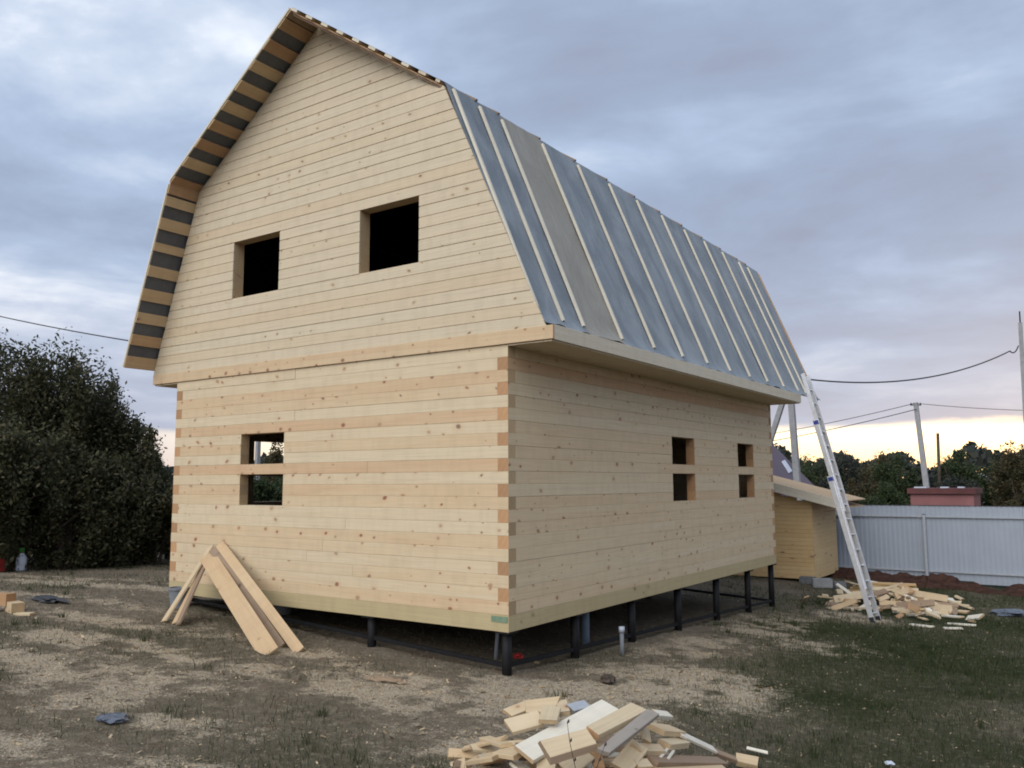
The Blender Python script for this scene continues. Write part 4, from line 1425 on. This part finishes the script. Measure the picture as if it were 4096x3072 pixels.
for (a, b) in ((-9.6, -8.6), (-7.2, -6.2)):
    vv_, ff_ = box_mesh(a, b, 23.57, 23.62, -.1, 1.0)
    keep(mesh('window', vv_, ff_, M_GLASS, None), t)
thing(t, 'neighbour house with a steep dark purple roof beyond the shed', 'house')

t = empty('red_outbuilding', (.5, 26, -1))
v, f = box_mesh(-.42, 1.6, 26, 28, -1, 1.10); keep(mesh('wall', v, f, M_RED, None), t)
bm = bmesh.new()
v, f = box_mesh(-.50, 1.68, 25.9, 28.1, 1.102, 1.30)
keep(mesh('roof', v, f, M_REDDARK, None), t)
for (a, b, z) in ((-.3, .1, 1.30), (.55, .8, 1.30), (1.1, 1.3, 1.302)):
    v, f = box_mesh(a, b, 26.1, 26.5, z + .002, z + .05); keep(mesh('roof_scrap', v, f, M_WHITEPL, None), t)
thing(t, 'low pinkish red outbuilding with a dark roof edge behind the fence', 'outbuilding')

t = empty('far_house', (-1.0, 70, -1))
v, f = box_mesh(-3.0, 1.4, 70, 76, -1, .9); keep(mesh('wall', v, f, M_HOUSEW, None), t)
v = [(-3.4, 69.6, .9), (1.8, 69.6, .9), (1.8, 76.4, .9), (-3.4, 76.4, .9), (-3.4, 73, 2.1), (1.8, 73, 2.1)]
keep(mesh('roof', v, [(0, 1, 5, 4), (2, 3, 4, 5), (0, 4, 3), (1, 2, 5), (3, 2, 1, 0)], M_FENCE, None), t)
thing(t, 'small distant house with a pale metal roof between the trees', 'house')

# ------------------------------------------------------------------ trees
def tree(name, base, h, rx, ry, nleaf, ls, seed, mat, label, group=None, trunk_r=.12, low=.12, clumps=70, shape=1.0, stems=3):
    r = np.random.default_rng(seed)
    bx, by, bz = base
    root = empty(name, base)
    # limbs
    tv, tf = [], []

    def add(pts, rad, sides=6):
        vs, fs = tube_data(pts, rad, sides, False)
        o = len(tv)
        tv.extend(vs); tf.extend([tuple(i + o for i in q) for q in fs])
    cz0, cz1 = h * low, h
    cc = []
    tries = 0
    while len(cc) < clumps and tries < 20000:
        tries += 1
        u = r.uniform(-1, 1, 3)
        d = np.linalg.norm(u)
        if d > 1 or d < .25 and r.random() < .7:
            continue
        z = cz0 + (cz1 - cz0) * (u[2] * .5 + .5)
        tt = (z - cz0) / (cz1 - cz0)
        wdt = (1 - .35 * tt) * shape + (1 - shape) * 1.0
        cc.append((u[0] * rx * wdt, u[1] * ry * wdt, z))
    cc = np.array(cc)
    for s in range(stems):
        a = r.uniform(0, 2 * math.pi)
        sx, sy = math.cos(a) * rx * .12 * s, math.sin(a) * ry * .12 * s
        p0 = Vector((sx, sy, -.1)); p1 = Vector((sx * 1.6 + r.normal(0, .08), sy * 1.6 + r.normal(0, .08), h * .38)); p2 = Vector((sx * 2.6 + r.normal(0, .2), sy * 2.6 + r.normal(0, .2), h * .8))
        add([p0, p1, p2], [trunk_r, trunk_r * .7, trunk_r * .25], 8)
        for c in cc[s::stems][:14]:
            st = p0.lerp(p2, min(.9, max(.15, c[2] / h * .7)))
            mid = st.lerp(Vector(c), .55) + Vector((0, 0, .06 * h))
            add([st, mid, Vector(c)], [trunk_r * .32, trunk_r * .2, trunk_r * .06], 5)
    mesh('trunk', tv, tf, M_BARK, root, smooth=True)
    per = max(1, nleaf // clumps)
    P = []
    for c in cc:
        sg = r.uniform(.55, 1.25)
        q = r.normal(0, 1, (per, 3))
        # shell-like clump: leaves sit on twigs, denser to the outside
        ln = np.linalg.norm(q, axis=1, keepdims=True)
        q = q / ln * (np.abs(r.normal(.72, .28, (per, 1))))
        P.append(c + q * np.array([rx, ry, h * .5]) * .27 * sg)
    P = np.concatenate(P)
    P = P[P[:, 2] > .05]
    n = len(P)
    a = r.normal(0, 1, (n, 3)); a /= np.linalg.norm(a, axis=1, keepdims=True)
    b = np.cross(a, r.normal(0, 1, (n, 3))); b /= np.linalg.norm(b, axis=1, keepdims=True)
    s = (ls * r.uniform(.6, 1.4, (n, 1)))
    V = np.stack([P - a * s, P + b * s * .45, P + a * s, P - b * s * .45], 1).reshape(-1, 3)
    F = np.arange(n * 4).reshape(-1, 4)
    me = bpy.data.meshes.new('crown')
    me.from_pydata(V.tolist(), [], F.tolist())
    me.materials.append(mat)
    link(bpy.data.objects.new('crown', me), root)
    return thing(root, label, 'tree', group)


G1 = 'dark trees left of the house'
TT = [(-15.4, 1.2, 5.15, 2.3, 28000, 'tall dark leafy tree at the left edge of the picture'), (-14.2, 2.45, 4.75, 1.6, 22000, 'dark rounded tree, second from the left edge'),
      (-14.3, 3.4, 4.2, 1.25, 17000, 'dark tree with loose twigs, nearest the house among the tall ones'), (-13.4, 3.72, 3.25, .95, 12000, 'slim dark tree whose twigs reach towards the house'),
      (-12.7, .75, 3.1, 1.1, 13000, 'low dark bush at the left edge behind the red can'), (-12.7, 2.1, 2.7, 1.0, 12000, 'low dark bush under the second tall tree'),
      (-12.6, 3.1, 2.3, .85, 10000, 'low dark bush under the slim dark tree')]
for i, (x, y, h, r_, nl, lab) in enumerate(TT):
    tree('thicket_tree', (x, y, gz(x, y)), h, r_, r_ * 1.05, int(nl * 1.7), .047, 1 + i, M_LEAF_DARK, lab, G1, .09, .0, 110, .45)
tree('yellow_bush', (-12.0, .05, gz(-12, .05)), 2.0, .38, .40, 1500, .045, 16, M_LEAF_YEL, 'small yellowing bush at the left edge under the trees', None, .02, .62, 16)
for i, (x, y, h, r_) in enumerate(((-12.5, 3.95, 1.95, .75), (-13.9, 5.3, 2.0, .9), (-15.0, 8.75, 2.2, 1.0), (-15.5, 9.9, 2.25, 1.0), (-16.8, 11.4, 2.2, 1.1))):
    tree('hedge_bush', (x, y, gz(x, y)), h, r_, r_, 9000, .06, 40 + i, M_LEAF_DARK if i < 2 else M_LEAF_GRN,
         ['dark hedge bush nearest the left house corner', 'dark hedge bush half hidden by the left house corner', 'green hedge bush in the left part of the lower front window', 'green hedge bush in the right part of the lower front window',
          'farthest hedge bush in the lower front window view'][i], 'hedge left of the house', .04, .0, 45, .3)
tree('garden_tree', (-20.3, 14.1, -.6), 3.45, .75, .75, 3000, .06, 60, M_LEAF_AUT, 'small round tree seen through the lower front window', None, .05, .5, 30)

G2 = 'trees beyond the fence'
far = [(-10.6, 50, 4.9, 2.6, M_LEAF_GRN, 'green tree showing just right of the eaves brace'), (-8.6, 51, 4.9, 2.2, M_LEAF_FAR, 'broad tree left of the ladder top section'), (-6.6, 52, 4.7, 2.0, M_LEAF_AUT, 'brownish tree right of the ladder behind the shed roof'),
       (-4.9, 48, 4.6, 1.7, M_LEAF_GRN, 'bushy round tree left of the leaning pole'), (-1.25, 46, 4.9, 1.5, M_LEAF_GRN, 'pointed yellow-green tree right of the thin pole'), (.35, 48, 4.2, 1.6, M_LEAF_GRN, 'lower rounded tree left of the right edge tree'),
       (1.75, 44, 4.9, 1.6, M_LEAF_AUT, 'dark tree at the right edge of the picture'), (3.6, 46, 4.8, 1.9, M_LEAF_GRN, 'tree just past the right edge pole'), (-13.5, 52, 5.1, 2.6, M_LEAF_FAR, 'dark tree hidden mostly behind the shed and pole')]
for i, (x, y, h, r_, mm, lab) in enumerate(far):
    tree('garden_tree', (x, y, -1.05), h * .86, r_, r_, 11000, .08, 80 + i, mm, lab, G2, .14, .05, 60, 1.25 if 'pointed' in lab else 1.0)
# low bushes that close the fence line
for i, x in enumerate((-9.6, -7.4, -5.6, -3.6, -.6, 2.3, 4.0)):
    tree('garden_bush', (x, 38 + (i % 3) * 2.5, -1.05), 2.5 + .35 * ((i * 7) % 3), 1.5, 1.4, 7000, .07, 120 + i, (M_LEAF_GRN, M_LEAF_FAR, M_LEAF_AUT)[i % 3],
         ['leftmost low bush just above the shed roof', 'low bush right of the ladder bracket', 'dark bush above the eave tip of the shed', 'bush left of the red outbuilding', 'bush right of the red outbuilding',
          'bush under the right edge tree', 'bush at the far right behind the fence'][i], 'bushes beyond the fence', .05, .0, 36)

# far wood: one ragged band of leaf clumps round the horizon
r = np.random.default_rng(5)
V, F = [], []
nb = 26000
ang = r.uniform(math.radians(78), math.radians(178), nb)
rad = r.uniform(118, 150, nb)
bump = 2.2 + 1.4 * np.sin(ang * 41) * np.sin(ang * 17 + 1) + 1.2 * np.sin(ang * 97 + 2)
z = -1 + r.beta(1.6, 1.1, nb) * (4.2 + bump * .8) * (rad / 130)
P = np.stack([5 + np.cos(ang) * rad, -7 + np.sin(ang) * rad, z], 1)
a = r.normal(0, 1, (nb, 3)); a /= np.linalg.norm(a, axis=1, keepdims=True)
b = np.cross(a, r.normal(0, 1, (nb, 3))); b /= np.linalg.norm(b, axis=1, keepdims=True)
s = r.uniform(.35, .8, (nb, 1))
V = np.stack([P - a * s, P + b * s * .6, P + a * s, P - b * s * .6], 1).reshape(-1, 3)
me = bpy.data.meshes.new('far_wood'); me.from_pydata(V.tolist(), [], np.arange(nb * 4).reshape(-1, 4).tolist()); me.materials.append(M_LEAF_FAR)
tag(link(bpy.data.objects.new('far_wood', me)), 'dark distant wood along the horizon', 'wood', kind='stuff')

# ------------------------------------------------------------------ grass, straw and chips
def scatter(n, x0, x1, y0, y1, dens, seed):
    r = np.random.default_rng(seed)
    x = r.uniform(x0, x1, n); y = r.uniform(y0, y1, n)
    keep_ = r.random(n) < dens(x, y)
    return x[keep_], y[keep_], r


def under(x, y):
    return (x > -6) & (x < 0) & (y > 0.1) & (y < 9)


def visible(x, y):
    """inside the camera's horizontal field, with a margin"""
    dx = x - 5.216; dy = y + 7.505
    f = -math.sin(yaw) * dx + math.cos(yaw) * dy
    s = math.cos(yaw) * dx + math.sin(yaw) * dy
    return (f > 2.2) & (np.abs(s) < f * .72 + .8)


def gsurf(x, y):
    return ground_z(x, y) + ((fbm(x, y, 1.1, 31) - .5) * .05 + (fbm(x, y, .3, 33) - .5) * .045)


def blades(name, x, y, r, h0, h1, w0, mat, lean_):
    n = len(x)
    z = gsurf(x, y) - .004
    h = r.uniform(h0, h1, n) * (0.7 + 0.6 * fbm(x, y, .5, 44))
    an = r.uniform(0, 2 * math.pi, n)
    dist = np.hypot(x - 5.2, y + 7.5)
    wd = w0 * r.uniform(.6, 1.3, n) * (1 + .05 * np.clip(dist - 6, 0, 30))
    cx, sx = np.cos(an), np.sin(an)
    la = r.uniform(0, 2 * math.pi, n); lm = r.uniform(.1, 1, n) * lean_ * h
    p0 = np.stack([x - cx * wd, y - sx * wd, z], 1)
    p1 = np.stack([x + cx * wd, y + sx * wd, z], 1)
    m0 = np.stack([x + np.cos(la) * lm * .35 - cx * wd * .8, y + np.sin(la) * lm * .35 - sx * wd * .8, z + h * .6], 1)
    m1 = np.stack([x + np.cos(la) * lm * .35 + cx * wd * .8, y + np.sin(la) * lm * .35 + sx * wd * .8, z + h * .6], 1)
    tp = np.stack([x + np.cos(la) * lm, y + np.sin(la) * lm, z + h], 1)
    V = np.stack([p0, p1, m1, m0, tp], 1).reshape(-1, 3)
    i = np.arange(n) * 5
    F = np.concatenate([np.stack([i, i + 1, i + 2, i + 3], 1).tolist(), ], 0).tolist() + np.stack([i + 3, i + 2, i + 4], 1).tolist()
    me = bpy.data.meshes.new(name)
    me.from_pydata(V.tolist(), [], F)
    me.materials.append(mat)
    return link(bpy.data.objects.new(name, me))


def d_green(x, y):
    dist = np.hypot(x - 5.2, y + 7.5)
    return np.where(visible(x, y), np.clip(greenness(x, y) * 1.1 - .08, 0, 1) * np.clip(1 - 1.5 * sawdust(x, y), .16, 1) * np.where(under(x, y), .12, 1) * np.clip(1.25 - dist / 26, .2, 1), 0)


def d_straw(x, y):
    dist = np.hypot(x - 5.2, y + 7.5)
    return np.where(visible(x, y), np.clip(1.05 - greenness(x, y) * 1.15, .05, 1) * np.clip(1 - 1.0 * sawdust(x, y), .35, 1) * np.where(under(x, y), .3, 1) * np.clip(1.2 - dist / 24, .15, 1), 0)


x, y, r = scatter(560000, -14, 7, -6.5, 16.2, d_green, 61)
tag(blades('grass', x, y, r, .03, .085, .0022, M_GRASS, .9), 'short dark green lawn grass around the house', 'grass', kind='stuff')
x, y, r = scatter(420000, -14, 7, -6.5, 16.2, d_straw, 62)
tag(blades('dry_grass', x, y, r, .012, .042, .0020, M_STRAW, 1.8), 'dry trampled brown grass around the house', 'dry grass', kind='stuff')


rt_ = np.random.default_rng(71)
tx, ty = [], []
for _ in range(900):
    cx_, cy_ = rt_.uniform(-12, 6.5), rt_.uniform(-6.3, 13)
    if under(cx_, cy_) or not visible(np.array([cx_]), np.array([cy_]))[0] or math.hypot(cx_ - 2.1, cy_ + 2.2) < .9:
        continue
    if -5.1 < cx_ < -2.0 and -1.5 < cy_ < .1:
        continue
    if rt_.random() > .10 + .75 * float(greenness(np.array([cx_]), np.array([cy_]))[0]):
        continue
    nn = int(rt_.integers(14, 46)); sp = rt_.uniform(.02, .07)
    tx.append(rt_.normal(cx_, sp, nn)); ty.append(rt_.normal(cy_, sp, nn))
x, y = np.concatenate(tx), np.concatenate(ty)
tag(blades('grass_tufts', x, y, rt_, .04, .125, .0024, M_GRASS, .9), 'taller scattered tufts of grass and weeds in the yard', 'grass', kind='stuff')


def d_chip(x, y):
    return np.where(visible(x, y), np.clip(sawdust(x, y) * 1.5 + .035, 0, 1), 0)


x, y, r = scatter(260000, -12, 6, -6.5, 14, d_chip, 63)
n = len(x)
z = gsurf(x, y) + r.uniform(.002, .012, n)
ln = r.uniform(.004, .014, n) * np.where(r.random(n) < .03, 2.6, 1); wd = ln * r.uniform(.2, .6, n)
an = r.uniform(0, 2 * math.pi, n); t1 = r.normal(0, .3, n); t2 = r.normal(0, .3, n)
u = np.stack([np.cos(an) * ln, np.sin(an) * ln, t1 * ln], 1); v_ = np.stack([-np.sin(an) * wd, np.cos(an) * wd, t2 * wd], 1)
P = np.stack([x, y, z], 1)
V = np.stack([P - u - v_, P + u - v_, P + u + v_, P - u + v_], 1).reshape(-1, 3)
me = bpy.data.meshes.new('wood_shavings'); me.from_pydata(V.tolist(), [], np.arange(n * 4).reshape(-1, 4).tolist()); me.materials.append(M_CHIP)
tag(link(bpy.data.objects.new('wood_shavings', me)), 'pale wood shavings and sawdust strewn over the ground', 'wood shavings', kind='stuff')

# thin dry weed in front of the heap
t = empty('dry_weed', (2.62, -3.02, gz(2.62, -3.02)))
base = Vector((2.62, -3.02, gz(2.62, -3.02)))
for i, (dx_, dy_, h) in enumerate(((-.10, .03, .62), (.05, .04, .42), (.10, .06, .52), (.03, .02, .36))):
    pts = [base + Vector((dx_ * t_ + .02 * math.sin(t_ * 5 + i), dy_ * t_, h * t_)) for t_ in np.linspace(0, 1, 7)]
    st = tube('stem', pts, [.004 - .0004 * j for j in range(7)], M_BARK, t, 6)
    for j in (3, 4, 5, 6):
        p = pts[j]
        vs, fs = tube_data([p, p + Vector((.008, 0, .012)), p + Vector((.012, 0, .026))], [.003, .008, .002], 6)
        b_ = mesh('bud', vs, fs, M_BARK, None, smooth=True); b_.parent = st
thing(t, 'thin dry weed with seed heads standing before the foreground heap', 'weed')
